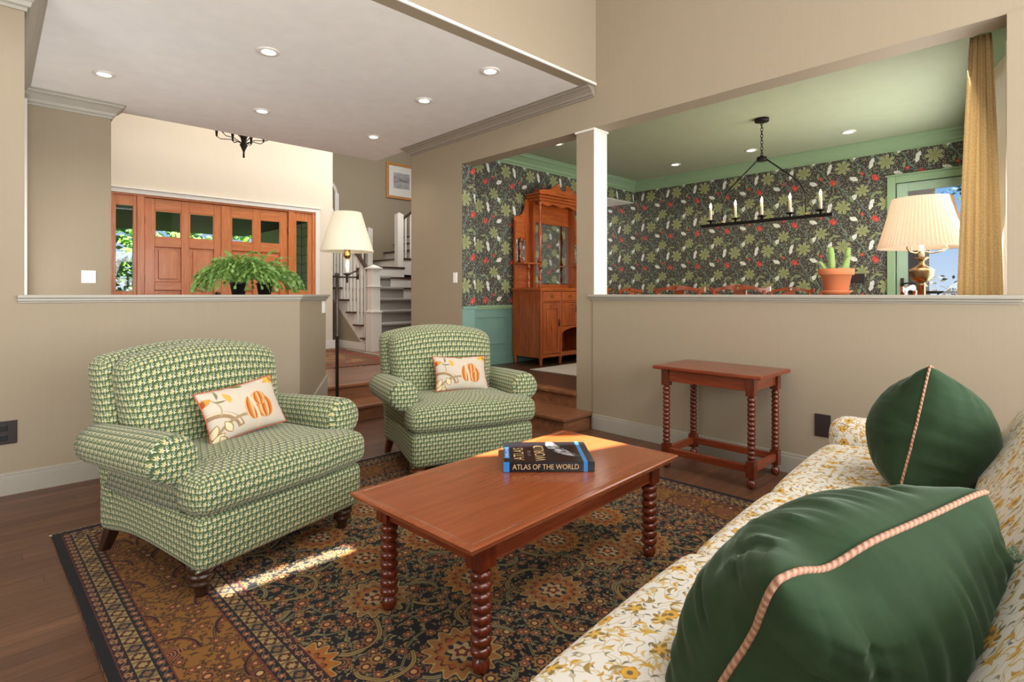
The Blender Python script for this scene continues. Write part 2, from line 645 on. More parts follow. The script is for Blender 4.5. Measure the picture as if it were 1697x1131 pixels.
def persian(hx, hy, name, ground, ochre, scale=1.0, line_c='a98c5a'):
    """Bordered floral rug; uv are metres from the rug's centre."""
    t = T(name, .95)
    u, v, _ = t.uv()
    ex = hx - u.abs()
    ey = hy - v.abs()
    d = ex.min(ey)
    horiz = ey.lt(ex)
    s = (u - v) * horiz + v
    k = 1.0 / scale
    nz = t.noise(t.vec(u, v), 3.2 * k, 2)
    nz2 = t.noise(t.vec(u + 9.0, v + 4.0), 3.2 * k, 2)
    wu, wv = u + (nz - .5) * .10 * scale, v + (nz2 - .5) * .10 * scale

    def florals(col, dens=1.0, dark=False):
        # vines
        ed = t.edge(wu, wv, 6.5 * k)
        col = t.mix(((ed - .02).abs() * -1 + .012).step(.014), col, '7d7656' if not dark else '3a2416')
        # little leaves
        for sc, L, lo, c1, c2 in ((36, .013, .25, '6f6648', '96825e'), (27, .017, .35, '6f7659', 'a0723c')):
            lu, lv, lc = t.vor(u + sc, v, sc * k)
            ru, rv = rot(lu, lv, lc[0] * 6.28)
            if dark:
                c1, c2 = '3f3018', '5d3316'
            col = t.mix(leafshape(ru, rv, L * scale, L * .33 * scale, .002, L * .6 * scale) * lc[1].gt(lo), col, t.mix(lc[2], c1, c2))
        # small and middling flowers
        for sc, R, lo, c1, c2, c3, npet in ((17, .022, .15, '84482c', '927450', '5a1f1c', 6),
                                            (9.5, .036, .3, '7d4228', '9c7440', '2b1a1c', 8)):
            lu, lv, lc = t.vor(u + sc * 1.3, v - sc, sc * k, .85)
            ok = lc[1].gt(lo)
            m, r = blossom(lu, lv, R * scale, npet, .18, .003)
            if dark:
                c1, c2 = '6e3c1c', '8a5626'
                ok = lc[1].gt(lo + .38)
            col = t.mix(m * ok, col, '17131a' if not dark else '2a1c14')
            m, r = blossom(lu, lv, R * .82 * scale, npet, .18, .003)
            col = t.mix(m * ok, col, t.mix(lc[2], c1, c2))
            col = t.mix((R * .48 * scale - r).step(.003) * ok, col, c3)
            col = t.mix((R * .3 * scale - r).step(.003) * ok, col, t.mix(lc[0], 'c9a060', 'c47a4a'))
        return col

    # field
    f = florals(ground)
    # scrolling ribbons
    for ou, ov, RR, c in ((1.3, .7, .11, 'a58748'), (.2, 2.1, .075, '8f7f52')):
        lu, lv, lc = t.vor(wu + ou, wv + ov, 3.1 * k, .75)
        r = (lu * lu + lv * lv).sqrt()
        th = lv.atan2(lu) + lc[0] * 6.28
        hook = th.sin().gt(.0)
        f = t.mix(((r - RR * scale).abs() * -1 + .011 * scale).step(.004) * hook, f, '15131a')
        f = t.mix(((r - RR * scale).abs() * -1 + .0075 * scale).step(.004) * hook, f, c)
        f = t.mix(((r - RR * scale).abs() * -1 + .0016 * scale).step(.002) * hook, f, '3c4a4c')
    # large palmettes
    lu, lv, lc = t.vor(u + .3, v + .2, 2.3 * k, .55)
    for R, n, amp, c in ((.142, 15, .11, '0f0c10'), (.134, 15, .11, line_c), (.124, 15, .14, '8d5a26'), (.092, 15, .10, '3a1a12'), (.086, 15, .08, '9a4a22'),
                         (.078, 9, .12, '9c6a34'), (.055, 9, .15, '222430'), (.045, 7, .2, 'b09468'), (.026, 5, .2, '6e2420'), (.012, 5, .1, 'c9a060')):
        m, r = blossom(lu, lv, R * scale, n, amp, .003, lc[0] * 6.0)
        cc = c if c != '8d5a26' else t.mix(lc[1], 'a8641e', '8a6a42')
        f = t.mix(m, f, cc)
    # ochre border ground
    o = florals(ochre, dark=True)
    au, av, ac = t.vor(u, v, 3.4 * k, .35)
    m, r = blossom(au, av, .1 * scale, 2, .12, .003)
    o = t.mix(((r - .105 * scale).abs() * -1 + .004).step(.002) * av.gt(-.02), o, '1c1418')
    o = t.mix(((r - .098 * scale).abs() * -1 + .003).step(.002) * av.gt(-.02), o, '6e2a20')
    m, r = blossom(au, av, .05 * scale, 7, .2, .003)
    o = t.mix(m, o, t.mix((r * 90.0).frac().gt(.5), '3a1c18', 'a0623a'))

    def guard(c0, per, mid, c1, c2, c3):
        lx = ((s / (per * scale)).frac() - .5) * (per * scale)
        ly = d - mid * scale
        cc = t.mix(((ly - (s * (6.283 / (per * scale))).sin() * (.008 * scale)).abs() * -1 + .0022 * scale).step(.002), c0, c3)
        m, r = blossom(lx, ly, .0125 * scale, 5, .2, .002)
        cc = t.mix(m, cc, c1)
        return t.mix((.005 * scale - r).step(.002), cc, c2)

    def label(mid):
        per = .062 * scale
        idx = (s / per).floor()
        a3 = ((idx / 3.0).frac()).lt(.3)
        lx = ((s / per).frac() - .5) * per
        ly = d - mid * scale
        cc = t.mix((lx.abs() * -1 + .027 * scale).step(.003), '6a5238', t.mix(a3, '9c8858', '8a7248'))
        m, r = blossom(lx, ly, .024 * scale, 4, .12, .003, .785)
        cc = t.mix(m, cc, t.mix(a3, '4c2016', '26262c'))
        m, r = blossom(lx, ly, .013 * scale, 6, .2, .003)
        cc = t.mix(m, cc, t.mix(a3, 'a58a58', '7c5a3a'))
        return cc

    lab_a, lab_b = label(.1015), label(.4625)
    bands = [(.0, '0b0a0e'), (.035, '5e2424'), (.039, guard('30161a', .05, .055, '9a7450', '5c1f1e', '8a6a4c')), (.071, '1a1214'), (.075, lab_a), (.128, '1a1214'),
             (.132, guard('17131a', .046, .149, '8a5238', 'b09060', '6e6048')), (.165, '6a3022'), (.170, o),
             (.395, '6a3022'), (.400, guard('17131a', .046, .417, '8a5238', 'b09060', '6e6048')), (.433, '1a1214'), (.437, lab_b), (.488, '1a1214'),
             (.492, guard('30161a', .05, .509, '9a7450', '5c1f1e', '8a6a4c')), (.525, '5e2424'), (.530, f)]
    col = bands[0][1]
    for dist, c in bands[1:]:
        col = t.mix((d - dist * scale).gt(0.0), col, c)
    pile = t.noise(t.vec(u, v), 420, 2)
    t.col(t.mix((pile - .4).m('MULTIPLY', 1.2, clamp=True), t.mix(.28, col, '000000'), col))
    t.bump(pile, .6, .003)
    return t.mat


def plain_rug():
    t = T('woven_grey_rug', .95)
    u, v, _ = t.uv()
    n = t.noise(t.vec(u * 30.0, v * 260.0), 1, 3)
    t.col(t.mix(n, 'a8a096', 'd2cabf'))
    t.bump(n, .5, .003)
    return t.mat


def curtain_cloth():
    t = T('mustard_print_curtain', .85)
    u, v, _ = t.uv()
    lu, lv, lc = t.vor(u, v, 46, .7)
    r = (lu * lu + lv * lv).sqrt()
    th = lv.atan2(lu)
    ring = ((r - .006).abs() * -1 + .0016).step(.001) * (th + lc[0] * 3.0).sin().gt(-.2)
    t.col(t.mix(ring * .8, t.mix(t.noise(t.vec(u, v), 90, 2), 'e0c896', 'e8d4a8'), 'a07a44'))
    tr = t.t.nodes.new('ShaderNodeBsdfTranslucent')
    tr.inputs[0].default_value = lin('ecdcb8')
    mx = t.t.nodes.new('ShaderNodeMixShader')
    mx.inputs[0].default_value = .4
    t.link(t.b.outputs[0], mx.inputs[1])
    t.link(tr.outputs[0], mx.inputs[2])
    t.link(mx.outputs[0], t.t.nodes['Material Output'].inputs[0])
    return t.mat


M['curtain'] = curtain_cloth()
M['rug_grey'] = plain_rug()


def shade_cloth(name, c, trans=.4):
    t = T(name, .85)
    n = t.noise(t.vec(*t.obj()), 300, 2)
    cc = lin(c)
    t.col(t.mix(n, tuple(x * .96 for x in cc[:3]) + (1,), c))
    tr = t.t.nodes.new('ShaderNodeBsdfTranslucent')
    tr.inputs[0].default_value = cc
    mx = t.t.nodes.new('ShaderNodeMixShader')
    mx.inputs[0].default_value = trans
    t.link(t.b.outputs[0], mx.inputs[1])
    t.link(tr.outputs[0], mx.inputs[2])
    t.link(mx.outputs[0], t.t.nodes['Material Output'].inputs[0])
    return t.mat


M['shade_cream'] = shade_cloth('cream_lamp_shade_cloth', 'fbf5e4', .45)
M['shade_pleat'] = shade_cloth('pleated_ivory_shade_cloth', 'e8d5c4', .55)
M['shade_inner'] = shade_cloth('gold_shade_lining', 'f6e8d4', .75)


def cactus_green():
    t = T('cactus_skin', .6)
    p = t.vec(*t.obj())
    t.col(t.mix(t.noise(p, 120, 2), '6f9440', 'a5bd6a'))
    t.bump(t.noise(p, 260, 2), .6, .004)
    return t.mat


M['cactus'] = cactus_green()


def leafy(name, a, b, sc=18):
    t = T(name, .5)
    t.col(t.mix(t.noise(t.vec(*t.obj()), sc, 2), a, b))
    return t.mat


M['leaf_cactus'] = leafy('flat_cactus_segments', '3f6a2a', '88a850')
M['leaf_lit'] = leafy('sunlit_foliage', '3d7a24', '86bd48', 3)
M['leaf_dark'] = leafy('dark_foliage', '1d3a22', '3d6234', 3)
M['leaf_autumn'] = leafy('olive_shrub_foliage', '34331a', '5a4822', 8)
M['stem'] = plain('woody_stem', '5a4632', .8)
M['photo_grey'] = None


def photo_print():
    t = T('grey_landscape_print', .4)
    u, v, _ = t.uv()
    n = t.noise(t.vec(u * 2.0, v * 5.0), 3, 5)
    band = (((v - .03).abs() * -1 + .05).step(.05))
    t.col(t.mix((n - .3) * 1.8, t.mix(band, '8d8987', '4f4c4c'), 'c9c5c0'))
    return t.mat


M['photo_grey'] = photo_print()


# ------------------------------------------------------------------ mesh building
class MB:
    def __init__(self):
        self.v, self.f, self.uv, self.mi, self.sm = [], [], [], [], []
        self.X = Matrix.Identity(4)

    def face(self, idx, uv=None, mi=0, smooth=False):
        self.f.append(idx)
        self.uv.append(uv)
        self.mi.append(mi)
        self.sm.append(smooth)

    def pt(self, p):
        self.v.append(self.X @ Vector(p))
        return len(self.v) - 1

    def box(self, x0, x1, y0, y1, z0, z1, mi=0):
        i = [self.pt(p) for p in ((x0, y0, z0), (x1, y0, z0), (x1, y1, z0), (x0, y1, z0), (x0, y0, z1), (x1, y0, z1), (x1, y1, z1), (x0, y1, z1))]
        for q in ((0, 3, 2, 1), (4, 5, 6, 7), (0, 1, 5, 4), (1, 2, 6, 5), (2, 3, 7, 6), (3, 0, 4, 7)):
            self.face([i[k] for k in q], mi=mi)
        return self

    def cbox(self, c, s, mi=0):
        return self.box(c[0] - s[0] / 2, c[0] + s[0] / 2, c[1] - s[1] / 2, c[1] + s[1] / 2, c[2] - s[2] / 2, c[2] + s[2] / 2, mi)

    def prism(self, poly, h0, h1, axis='z', mi=0, smooth=False):
        """Extrude a 2D polygon. axis z: (x,y); axis y: (x,z); axis x: (y,z)."""
        def P(a, b, h):
            return (a, b, h) if axis == 'z' else ((a, h, b) if axis == 'y' else (h, a, b))
        n = len(poly)
        lo = [self.pt(P(a, b, h0)) for a, b in poly]
        hi = [self.pt(P(a, b, h1)) for a, b in poly]
        self.face(lo[::-1], mi=mi)
        self.face(hi, mi=mi)
        for k in range(n):
            self.face([lo[k], lo[(k + 1) % n], hi[(k + 1) % n], hi[k]], mi=mi, smooth=smooth)
        return self

    def lathe(self, prof, c=(0, 0, 0), n=24, mi=0, caps=True, sx=1, sy=1):
        """Profile of (radius, z) turned about the z axis at c."""
        rings, L = [], 0
        for k, (r, z) in enumerate(prof):
            rings.append([self.pt((c[0] + sx * r * math.cos(2 * PI * j / n), c[1] + sy * r * math.sin(2 * PI * j / n), c[2] + z)) for j in range(n)])
        for k in range(len(prof) - 1):
            for j in range(n):
                self.face([rings[k][j], rings[k][(j + 1) % n], rings[k + 1][(j + 1) % n], rings[k + 1][j]], mi=mi, smooth=True)
        if caps:
            self.face(rings[0][::-1], mi=mi)
            self.face(rings[-1], mi=mi)
        return self

    def tube(self, path, r, n=8, mi=0, closed=False, cap=True):
        path = [Vector(p) for p in path]
        m = len(path)
        up = Vector((0, 0, 1))
        rings, acc, prev = [], 0.0, None
        lens = []
        for k, p in enumerate(path):
            a = path[(k - 1) % m] if (closed or k > 0) else p
            b = path[(k + 1) % m] if (closed or k < m - 1) else p
            d = (b - a).normalized() if (b - a).length > 1e-9 else Vector((0, 0, 1))
            if prev is None:
                s = d.cross(up)
                if s.length < .1:
                    s = d.cross(Vector((1, 0, 0)))
            else:
                s = prev - d * prev.dot(d)
            s.normalize()
            prev = s
            t = d.cross(s)
            rr = r[k] if isinstance(r, (list, tuple)) else r
            rings.append([self.pt(p + (s * math.cos(2 * PI * j / n) + t * math.sin(2 * PI * j / n)) * rr) for j in range(n)])
            if k:
                acc += (p - path[k - 1]).length
            lens.append(acc)
        for k in range(m if closed else m - 1):
            k2 = (k + 1) % m
            l2 = lens[k2] if k2 else acc + (path[0] - path[-1]).length
            for j in range(n):
                self.face([rings[k][j], rings[k][(j + 1) % n], rings[k2][(j + 1) % n], rings[k2][j]],
                          uv=[(j / n, lens[k]), ((j + 1) / n, lens[k]), ((j + 1) / n, l2), (j / n, l2)], mi=mi, smooth=True)
        if cap and not closed:
            self.face(rings[0][::-1], mi=mi)
            self.face(rings[-1], mi=mi)
        return self

    def rbox(self, c, s, r, n=10, deform=None, mi=0, pinch=0.0):
        """A soft block: a box with rounded edges, denser near them, then deformed."""
        hx, hy, hz = s[0] / 2, s[1] / 2, s[2] / 2
        key = {}

        def param(h, k):
            t = k / n * 2 - 1
            return t * h

        def vert(p):
            q = Vector((max(-hx + r, min(hx - r, p[0])), max(-hy + r, min(hy - r, p[1])), max(-hz + r, min(hz - r, p[2]))))
            d = Vector(p) - q
            if d.length > 1e-9:
                d = d.normalized() * r
            w = q + d
            kk = (round(w.x, 5), round(w.y, 5), round(w.z, 5))
            if kk not in key:
                u = Vector(w)
                if deform:
                    u = Vector(deform(u))
                key[kk] = self.pt(u + Vector(c))
            return key[kk], w

        def steps(h):
            inner = h - r
            out = [-h, -h + r * .3, -h + r * .65]
            m = max(2, int(n * h / max(hx, hy, hz)))
            out += [-inner + 2 * inner * k / m for k in range(m + 1)]
            out += [h - r * .65, h - r * .3, h]
            return out
        for ax in range(3):
            o = [i for i in range(3) if i != ax]
            h = (hx, hy, hz)
            A, B = steps(h[o[0]]), steps(h[o[1]])
            for sgn in (-1, 1):
                for a in range(len(A) - 1):
                    for b in range(len(B) - 1):
                        quad = []
                        for aa, bb in ((a, b), (a + 1, b), (a + 1, b + 1), (a, b + 1)):
                            p = [0, 0, 0]
                            p[ax] = sgn * h[ax]
                            p[o[0]], p[o[1]] = A[aa], B[bb]
                            quad.append((vert(p), (A[aa], B[bb])))
                        ids = [q[0][0] for q in quad]
                        uvs = [(q[1][0] + c[o[0]], q[1][1] + c[o[1]]) for q in quad]
                        flip = (sgn > 0) == (ax == 1)
                        if flip:
                            ids, uvs = ids[::-1], uvs[::-1]
                        if len(set(ids)) >= 3:
                            if len(set(ids)) == 3:
                                k2, u2 = [], []
                                for i_, u_ in zip(ids, uvs):
                                    if i_ not in k2:
                                        k2.append(i_)
                                        u2.append(u_)
                                ids, uvs = k2, u2
                            self.face(ids, uvs, mi, True)
        return self

    def build(self, name, mats, parent=None, bevel=0, kind=None, loc=None, rz=None, subsurf=0, seg=2):
        me = bpy.data.meshes.new(name)
        me.from_pydata([tuple(p) for p in self.v], [], self.f)
        uvl = me.uv_layers.new(name='UVMap')
        for p in me.polygons:
            p.material_index = self.mi[p.index]
            p.use_smooth = self.sm[p.index]
            u = self.uv[p.index]
            if u is None:
                nn = p.normal
                ax = max(range(3), key=lambda i: abs(nn[i]))
                o = [i for i in range(3) if i != ax]
                u = [(self.v[i][o[0]], self.v[i][o[1]]) for i in p.vertices]
            for li, q in zip(p.loop_indices, u):
                uvl.data[li].uv = q
        if not isinstance(mats, (list, tuple)):
            mats = [mats]
        for m in mats:
            me.materials.append(M[m] if isinstance(m, str) else m)
        ob = bpy.data.objects.new(name, me)
        C.objects.link(ob)
        if parent is not None:
            ob.parent = parent
        if kind:
            ob['kind'] = kind
        if loc is not None:
            ob.location = loc
        if rz is not None:
            ob.rotation_euler = (0, 0, rz)
        if bevel:
            md = ob.modifiers.new('bevel', 'BEVEL')
            md.width = bevel
            md.segments = seg
            md.limit_method = 'ANGLE'
            md.angle_limit = math.radians(50)
            md.harden_normals = False
        if subsurf:
            md = ob.modifiers.new('sub', 'SUBSURF')
            md.levels = md.render_levels = subsurf
        return ob


def thing(name, label, cat, loc=(0, 0, 0), rz=0, group=None):
    o = bpy.data.objects.new(name, None)
    o.empty_display_size = .1
    C.objects.link(o)
    o.location = loc
    o.rotation_euler = (0, 0, rz)
    return tag(o, label, cat, group)


def tag(o, label, cat, group=None):
    o['label'] = label
    o['category'] = cat
    if group:
        o['group'] = group
    return o


def copy_tree(o, parent=None):
    c = o.copy()
    C.objects.link(c)
    c.parent = parent
    for ch in [x for x in bpy.data.objects if x.parent == o]:
        copy_tree(ch, c)
    return c


def struct(name, mb, mats, bevel=0, parent=None):
    return mb.build(name, mats, parent, bevel, kind='structure')


def box(*a):
    return MB().box(*a)


# ------------------------------------------------------------------ the setting
FZ = .32            # foyer and dining floor height
CZ = 3.30           # low ceiling
XW, XW2 = 4.20, 4.40      # faces of the wall between living and dining room
YL, YL2 = 4.79, 4.93      # faces of the wall behind the left armchair
XD = 8.43           # far dining wall
TOP = 5.3

struct('floor', box(-2.6, XW, -1.5, 5.45, -.1, 0), 'floor')
struct('floor_foyer', MB().box(-1.0, 4.15, 5.535, 13, .2, FZ).box(4.15, 10, 6.45, 13, .2, FZ), 'floor_foyer')
struct('floor_dining', MB().box(4.22, 9.9, -.2, 6.44, .2, FZ).box(4.208, 4.22, 3.46, 5.272, .29, FZ), 'floor_y')

# wall between the living room and the dining room
w_ = MB()
w_.box(XW - .012, XW2, -1.5, .29, 0, 2.9)              # solid near end
w_.box(XW - .012, XW2, .29, 3.246, 0, 1.252)           # half wall
w_.box(XW, XW2, 3.246, 3.456, 0, 2.9)                  # post
w_.box(XW, XW2, 5.272, 6.39, 0, 2.9)                   # far piece with the switch
w_.box(XW, XW2, -1.5, 6.39, 2.9, TOP)                  # header
w_.X = Matrix.Identity(4)
struct('wall_right', w_, 'taupe')
struct('trim_1', MB().box(XW - .045, XW2 + .04, .20, 3.285, 1.268, 1.292).box(XW - .028, XW2 + .02, .22, 3.27, 1.250, 1.268).box(XW - .018, XW2 + .012, .23, 3.26, 1.238, 1.25), 'trim_taupe', .004)
struct('trim_2', MB().box(XW + .002, XW2 + .003, 3.236, 3.2462, 1.292, 2.888).box(XW - .012, XW2 + .018, 3.228, 3.47, 2.878, 2.899), 'trim_white', .002)

# wall on the left with its half wall, bending away at 45 degrees by the steps
w_ = MB()
w_.box(-2.6, .165, YL, YL2, 0, CZ)
P0, P1 = Vector((1.985, YL)), Vector((2.435, YL + .45))
nrm = Vector((-.7071, .7071)) * .12
w_.prism([(.165, YL), (P0.x, P0.y), (P1.x, P1.y), (P1.x + nrm.x, P1.y + nrm.y), (P0.x + nrm.x * .4, YL2), (.165, YL2)], 0, 1.252)
struct('wall_left', w_, 'taupe')


def half_cap(e, z0, z1):
    d = Vector((.7071, .7071))
    return [(.13 - 0 * e, YL - e), (P0.x + e * .41, YL - e), (P1.x + e * .7071 + d.x * e, P1.y - e * .7071 + d.y * e),
            (P1.x + nrm.x - e * .7071 + d.x * e, P1.y + nrm.y + e * .7071 + d.y * e), (P0.x - .05, YL2 + e), (.13, YL2 + e)]


c_ = MB()
c_.prism(half_cap(.035, 0, 0), 1.270, 1.292)
c_.prism(half_cap(.020, 0, 0), 1.250, 1.270)
c_.prism(half_cap(.010, 0, 0), 1.238, 1.250)
struct('trim_3', c_, 'trim_taupe', .004)
# white casing on the far edge of the left wall
struct('trim_4', box(.19, .262, 7.02, 7.1, FZ, 3.18), 'trim_white', .004)

# lowered ceiling over the rear of the living room, and the beam face above it
struct('ceiling_low', box(-2.6, XW, 3.22, 7.33, CZ, CZ + .12), 'ceiling')
struct('wall_beam', box(-2.6, XW, 3.219, 3.34, CZ - .001, TOP), 'taupe')
struct('ceiling', box(-2.7, 10, -1.7, 7.33, TOP, TOP + .1), 'ceiling')
struct('trim_sun_block', box(-3.2, 5, -3.8, -1.53, 2.9, 3.0), 'trim_white')  # unseen overhang added to keep the sun out of the lower windows
struct('trim_5', box(-2.6, XW - .002, 3.205, 3.222, CZ - .004, CZ + .02), 'trim_white', .003)


def crown(segs, name, mat, z1, h=.10, p=.09, sgn=1):
    """Stepped crown moulding along runs ((x0,y0),(x1,y1),(nx,ny)): n points into the room."""
    mb = MB()
    prof = [(0, -h), (.012, -h), (.014, -h * .86), (.03, -h * .8), (.036, -h * .62), (p * .62, -h * .32), (p * .82, -h * .22), (p * .86, -h * .1), (p, -h * .08), (p, 0), (0, 0)]
    for (x0, y0), (x1, y1), (nx, ny), e0, e1 in segs:
        dx, dy = x1 - x0, y1 - y0
        L = math.hypot(dx, dy)
        dx, dy = dx / L, dy / L
        lo, hi = [], []
        for a, b in prof:
            lo.append(mb.pt((x0 + nx * a + dx * a * e0, y0 + ny * a + dy * a * e0, z1 + b)))
            hi.append(mb.pt((x1 + nx * a - dx * a * e1, y1 + ny * a - dy * a * e1, z1 + b)))
        n = len(prof)
        for k in range(n):
            mb.face([lo[k], lo[(k + 1) % n], hi[(k + 1) % n], hi[k]])
        mb.face(lo[::-1])
        mb.face(hi)
    return struct(name, mb, mat, 0)


crown([((XW, 3.235), (XW, 6.39), (-1, 0), 0, -1), ((XW, 6.39), (XW2, 6.39), (0, 1), -1, 0)], 'trim_6', 'trim_dark', CZ, .105, .11)
crown([((-2.6, YL), (.165, YL), (0, -1), 0, -1), ((.165, YL), (.165, YL2), (1, 0), -1, -1), ((.165, YL2), (.165, 7.10), (1, 0), 1, 1), ((.165, 7.11), (.93, 7.11), (0, -1), 0, -1), ((.93, 7.11), (.93, 7.33), (1, 0), -1, 0)],
      'trim_7', 'trim_taupe', CZ, .15, .12)
struct('wall_rear_left', MB().box(-.3, .93, 7.11, 7.33, 0, CZ).box(.93 - .02, 4.0, 7.27, 7.33, CZ + .12, TOP).box(-.3, .93, 7.2, 7.33, CZ, TOP), 'taupe', .003)
struct('wall_passage', box(-.4, -.3, YL2, 7.33, 0, CZ), 'taupe')

# baseboards
def base(name, x0, x1, y0, y1, face, z=0, mat='trim_taupe'):
    mb = MB().box(x0, x1, y0, y1, z, z + .125)
    t = .006
    if face == '-y':
        mb.box(x0, x1, y0 + t, y1, z + .125, z + .145)
    else:
        mb.box(x0 + t, x1, y0, y1, z + .125, z + .145)
    return struct(name, mb, mat, .003)


base('baseboard_left', -2.6, 1.98, YL - .018, YL, '-y')
base('baseboard_right', XW - .03, XW - .012, -1.5, 3.246, '-x')
base('baseboard_foyer', .93, 4.5, 9.285, 9.3, '-y', FZ, 'trim_white')
# sloping skirt on the bent end, following the steps
mb = MB()
d45 = Vector((.7071, .7071))
n45 = Vector((.7071, -.7071))
def sk(s, z, o):
    q = P0 + d45 * s + n45 * o
    return (q.x, q.y, z)
pts = [(0, 0), (.636, 0), (.636, .485), (.56, .452), (.18, .30), (0, .145)]
lo = [mb.pt(sk(s, z, .001)) for s, z in pts]
hi = [mb.pt(sk(s, z, .02)) for s, z in pts]
mb.face(lo)
mb.face(hi[::-1])
for k in range(6):
    mb.face([lo[k], hi[k], hi[(k + 1) % 6], lo[(k + 1) % 6]])
struct('baseboard_steps', mb, 'trim_taupe', .003)

# enclosing walls of the living room
struct('wall_outer_left', box(-2.7, -2.6, -1.5, 5, 0, TOP), 'taupe')
wb = MB()
# wall behind the photographer: two broad windows and added sun slots above
wb.box(-2.7, 4.4, -1.6, -1.5, 0, .7).box(-2.7, -1.2, -1.6, -1.5, .7, 2.8).box(4.0, 4.4, -1.6, -1.5, .7, 2.8)
# invented openings: a thin gap and a slanting hole, shaped for the sun patches inside
q0, q1 = -1.52, -1.5
wb.box(-2.7, 4.4, q0, q1, 2.8, 4.28).box(-2.7, .62, q0, q1, 4.28, TOP).box(2.40, 4.4, q0, q1, 4.28, TOP)
wb.box(.62, 1.22, q0, q1, 4.28, 4.80).box(.62, 1.22, q0, q1, 4.91, TOP).box(1.22, 1.64, q0, q1, 4.28, TOP).box(1.64, 2.40, q0, q1, 4.82, TOP)
wb.prism([(1.64, 4.28), (2.37, 4.28), (2.12, 4.357), (1.64, 4.74)], q0, q1, 'y').prism([(2.40, 4.82), (2.13, 4.82), (2.40, 4.555)], q0, q1, 'y')
struct('wall_back', wb, 'taupe')

# steps up to the foyer and to the dining room
st = MB().box(2.2, XW, 5.09, 5.5, 0, .125).box(3.80, XW, 3.28, 5.09, 0, .125)
st.box(.2, XW, 5.5, 5.54, 0, .285).box(XW, 4.22, 3.456, 5.272, 0, .285)
struct('floor_step_riser', st, 'step')
struct('floor_step_tread', MB().prism([(2.1, 5.055), (3.765, 5.055), (3.765, 3.25), (XW + .02, 3.25), (XW + .02, 5.51), (2.1, 5.51)], .125, .16), 'step', .008)
struct('trim_8', MB().box(.2, XW - .03, 5.465, 5.56, .285, FZ + .001).box(XW - .035, 4.3, 3.456, 5.272, .285, FZ + .001), 'step', .008)

# ------------------------------------------------------------------ foyer
YD = 9.3
DT = 2.752 - .03    # top of the door unit
struct('wall_foyer', MB().box(-1.0, 1.19, YD, YD + .15, FZ, TOP).box(1.19, 4.12, YD, YD + .15, DT + .05, TOP).box(4.12, 4.45, YD, YD + .15, FZ, TOP), 'cream', 0)
struct('wall_foyer_left', box(-1.1, -1.0, 7.3, YD + .15, FZ, TOP), 'cream')
struct('ceiling_foyer', box(-1.1, 10, 7.33, 13, TOP, TOP + .1), 'ceiling')
struct('trim_9', MB().box(1.10, 4.20, YD - .03, YD, DT - .002, DT + .06).box(1.09, 4.215, YD - .045, YD, DT + .06, DT + .078).box(4.125, 4.20, YD - .03, YD, FZ, DT), 'trim_white', .004)

# the front door unit: two leaves and two sidelights
fr = MB()
for x0, x1 in ((1.19, 1.235), (1.515, 1.605), (3.66, 3.75), (4.075, 4.125)):
    fr.box(x0, x1, YD - .01, YD + .10, FZ, DT)
fr.box(1.19, 4.125, YD - .008, YD + .10, DT - .03, DT + .05)
struct('door_frame', fr, 'fir', .004)


def leaf(name, x0, x1, hinge):
    mb = MB()
    y0, y1 = YD + .02, YD + .07
    z0, z1 = FZ + .01, DT - .035
    xm = (x0 + x1) / 2
    stl = .125
    mbx = MB()
    for a, b in ((x0, x0 + stl), (xm - .055, xm + .055), (x1 - stl, x1)):
        mb.box(a, b, y0, y1, z0, z1)
    rails = [(z0, z0 + .26), (z0 + 1.02, z0 + 1.14), (1.985, 2.125), (z1 - .17, z1)]
    for a, b in rails:
        mbx.box(x0 + stl, xm - .055, y0 + .001, y1, a, b)
        mbx.box(xm + .055, x1 - stl, y0 + .001, y1, a, b)
    d = struct(name, mb, 'fir', .005)
    mbx.build('door_rail', 'fir_x', d, .005)
    for a, b in ((x0 + stl, xm - .055), (xm + .055, x1 - stl)):
        for za, zb in ((z0 + .26, z0 + 1.02), (z0 + 1.14, 1.985)):
            p = MB().box(a - .002, b + .002, y0 + .022, y1 - .01, za, zb).box(a + .045, b - .045, y0 + .006, y1 - .01, za + .045, zb - .045)
            p.build('door_panel', 'fir', d, .008)
        g = MB().box(a - .002, b + .002, y0 + .022, y0 + .026, 2.125, z1 - .17)
        g.build('door_pane', 'glass', d)
        gm = MB()
        for q in ((a, b, 2.125, 2.139), (a, b, z1 - .184, z1 - .17), (a, a + .012, 2.125, z1 - .17), (b - .012, b, 2.125, z1 - .17)):
            gm.box(q[0], q[1], y0 + .005, y0 + .03, q[2], q[3])
        gm.build('glazing_bead', 'fir', d, .002)
    for z in (.62, 1.5, 1.41 + .95):
        hx = x0 - .004 if hinge < 0 else x1 + .004
        MB().lathe([(.009, -.06), (.009, .06)], (hx, y0 - .006, z), 8).build('door_hinge', 'black_metal', d)
    return d


d1 = leaf('door_1', 1.61, 2.643, -1)
d2 = leaf('door_2', 2.647, 3.655, 1)
MB().box(2.62, 2.665, YD + .005, YD + .022, FZ + .02, DT - .04).build('astragal', 'fir', d1, .005)
kn = MB().lathe([(.028, 0), (.028, .008), (.012, .012), (.012, .04), (.03, .05), (.034, .07), (.024, .085), (.001, .09)], n=16)
for v in kn.v:
    v.xyz = (v.x + 2.56, YD + .02 - v.z, v.y + 1.30)
kn.build('door_knob', 'bronze', d1)


